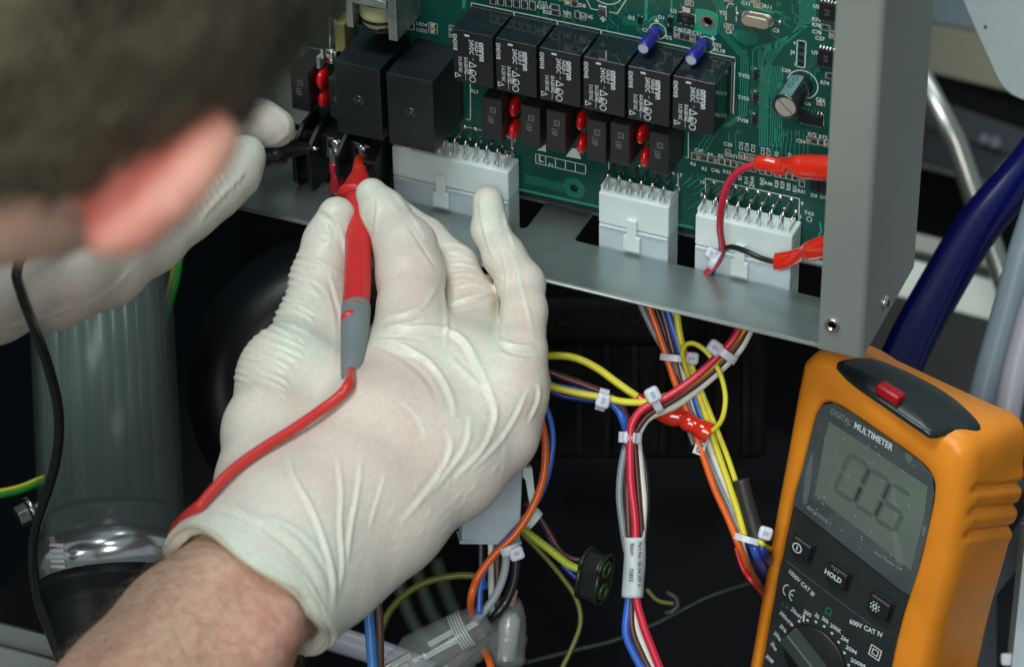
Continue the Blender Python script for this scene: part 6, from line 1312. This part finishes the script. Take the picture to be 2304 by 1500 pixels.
mb = MB(); mb.tube([at(815, 338, 1222.5), at(812, 372, 1216)], [.6, 1.0], 10); mb.build("metal_tip", TIN, tp)
loft([(813, 354, 1219, 22), (811, 362, 1217.5, 29), (809, 382, 1214, 33), (808, 388, 1213, 35)], "tip_sleeve", mat("orange_red_sleeve", (.66, .045, .012), .3), tp)
loft([(808, 386, 1213, 32), (808, 396, 1211, 44), (806, 414, 1208, 60), (803, 430, 1204, 68), (801, 436, 1203, 80), (800, 441, 1202, 80), (799, 446, 1201, 60)], "finger_guard", REDP, tp, .8)
loft([(803, 444, 1200, 58), (805, 500, 1190, 56), (806, 560, 1180, 60), (804, 640, 1165, 62), (800, 690, 1155, 62), (800, 702, 1152, 61)], "handle", REDP, tp)
loft([(801, 690, 1155.5, 60), (801, 692, 1155, 66.5), (799, 730, 1147, 66), (797, 770, 1140, 62), (792, 820, 1129, 52), (789, 846, 1124, 44), (788, 851, 1123, 40)], "grip", GRIP, tp)
c = at(784, 712, 1146.2); bm = bmesh.new(); bmesh.ops.create_uvsphere(bm, u_segments=16, v_segments=10, radius=1); VV = np.array([v.co[:] for v in bm.verts]); FF = [[v.index for v in f.verts] for f in bm.faces]; bm.free()
A3 = np.stack([_R*.85+_U*.5, _U*.85-_R*.5, -_F], 1); mb = MB(); mb.add(c+(VV*[3.2, 2.3, 1.6])@A3.T, FF, 0, True); mb.build("red_inset", REDP, tp)
tm = MB(); ax2 = at(797, 660, 1160)-at(800, 560, 1178); ax2 /= np.linalg.norm(ax2); rt = _R-ax2*(_R@ax2); rt /= np.linalg.norm(rt)
text_on(tm, "DENEL", at(790, 575, 1178-5.2)-_F*.1, ax2, rt, 3.0, 0, .02, ax='CENTER'); tm.build("moulded_lettering", mat("embossed_red", (.48, .02, .024), .4), tp)
CP = [(791, 832), (785, 862), (764, 890), (722, 922), (664, 962), (600, 1002), (545, 1040), (505, 1074), (474, 1108), (452, 1134)]
cabp = [(x, y, (1121 if i == 0 else 1118 if i == 1 else min(surf(x, y, 2.6), 1124))) for i, (x, y) in enumerate(CP)]
dz = [p[2] for p in cabp]; dz[0] = 1126; dz[1] = min(1118, surf(785, 862, 3)); dz[2] = min(dz[2], 1116.5); dz = [dz[0], dz[1]]+[(dz[i-1]+2*dz[i]+dz[min(i+1, len(dz)-1)])/4-.6 for i in range(2, len(dz))]
cabp = [(p[0], p[1], z) for p, z in zip(cabp, dz)]+[(434, 1148, dz[-1]+3), (414, 1166, dz[-1]+10), (392, 1196, dz[-1]+26), (380, 1260, dz[-1]+48), (360, 1380, dz[-1]+60), (330, 1540, dz[-1]+66)]
wire(cabp, 25, CABR, tp, "cable", 10, 16)
# ------------------------------------------------ black probe in the left hand, its lead running down the picture
bp_ = thing("black_test_probe", "black test probe under the left glove, its black lead hanging down past the clear cylinder", "test probe", (0, 0, 0))
BPM = mat("black_probe", (.012, .013, .014), .3)
loft([(440, 430, 1210, 44), (520, 385, 1214, 50), (590, 352, 1218, 50), (620, 342, 1219, 62), (632, 338, 1220, 64), (640, 336, 1220, 50), (668, 334, 1221, 36), (700, 334, 1222, 22)], "handle", BPM, bp_, .8)
mb = MB(); mb.tube([at(698, 334, 1222), at(720, 334, 1222)], [.9, .6], 8); mb.build("metal_tip", TIN, bp_)
wire([(450, 425, 1209), (380, 450, 1150), (200, 520, 1120), (70, 560, 1090), (38, 610, 1085), (48, 660, 1088), (74, 730, 1095), (104, 810, 1110), (126, 890, 1125), (133, 960, 1135), (125, 1040, 1145), (102, 1120, 1155), (80, 1190, 1165), (74, 1260, 1170), (84, 1340, 1174), (108, 1410, 1178), (150, 1520, 1184)], 24, mat("black_lead", (.010, .011, .012), .25, coat=.4), bp_, "cable", 10, 14)
# red fork terminal at the left screw
ft = thing("fork_terminal", "red fork terminal screwed to the left screw of the black terminal block", "terminal", (0, 0, 0))
sleeve([(752, 368, 1222, 22), (752, 382, 1223, 22), (753, 392, 1224, 20), (757, 398, 1224, 26), (758, 412, 1226, 34), (758, 430, 1229, 36)], "insulating_sleeve", ft, .8, mat("dark_red_sleeve", (.42, .012, .03), .25, coat=.6))
mb = MB(); mb.box(onH(752, 356, 13.8), (3.4, .8, 6)); mb.build("metal_fork", TIN, ft)
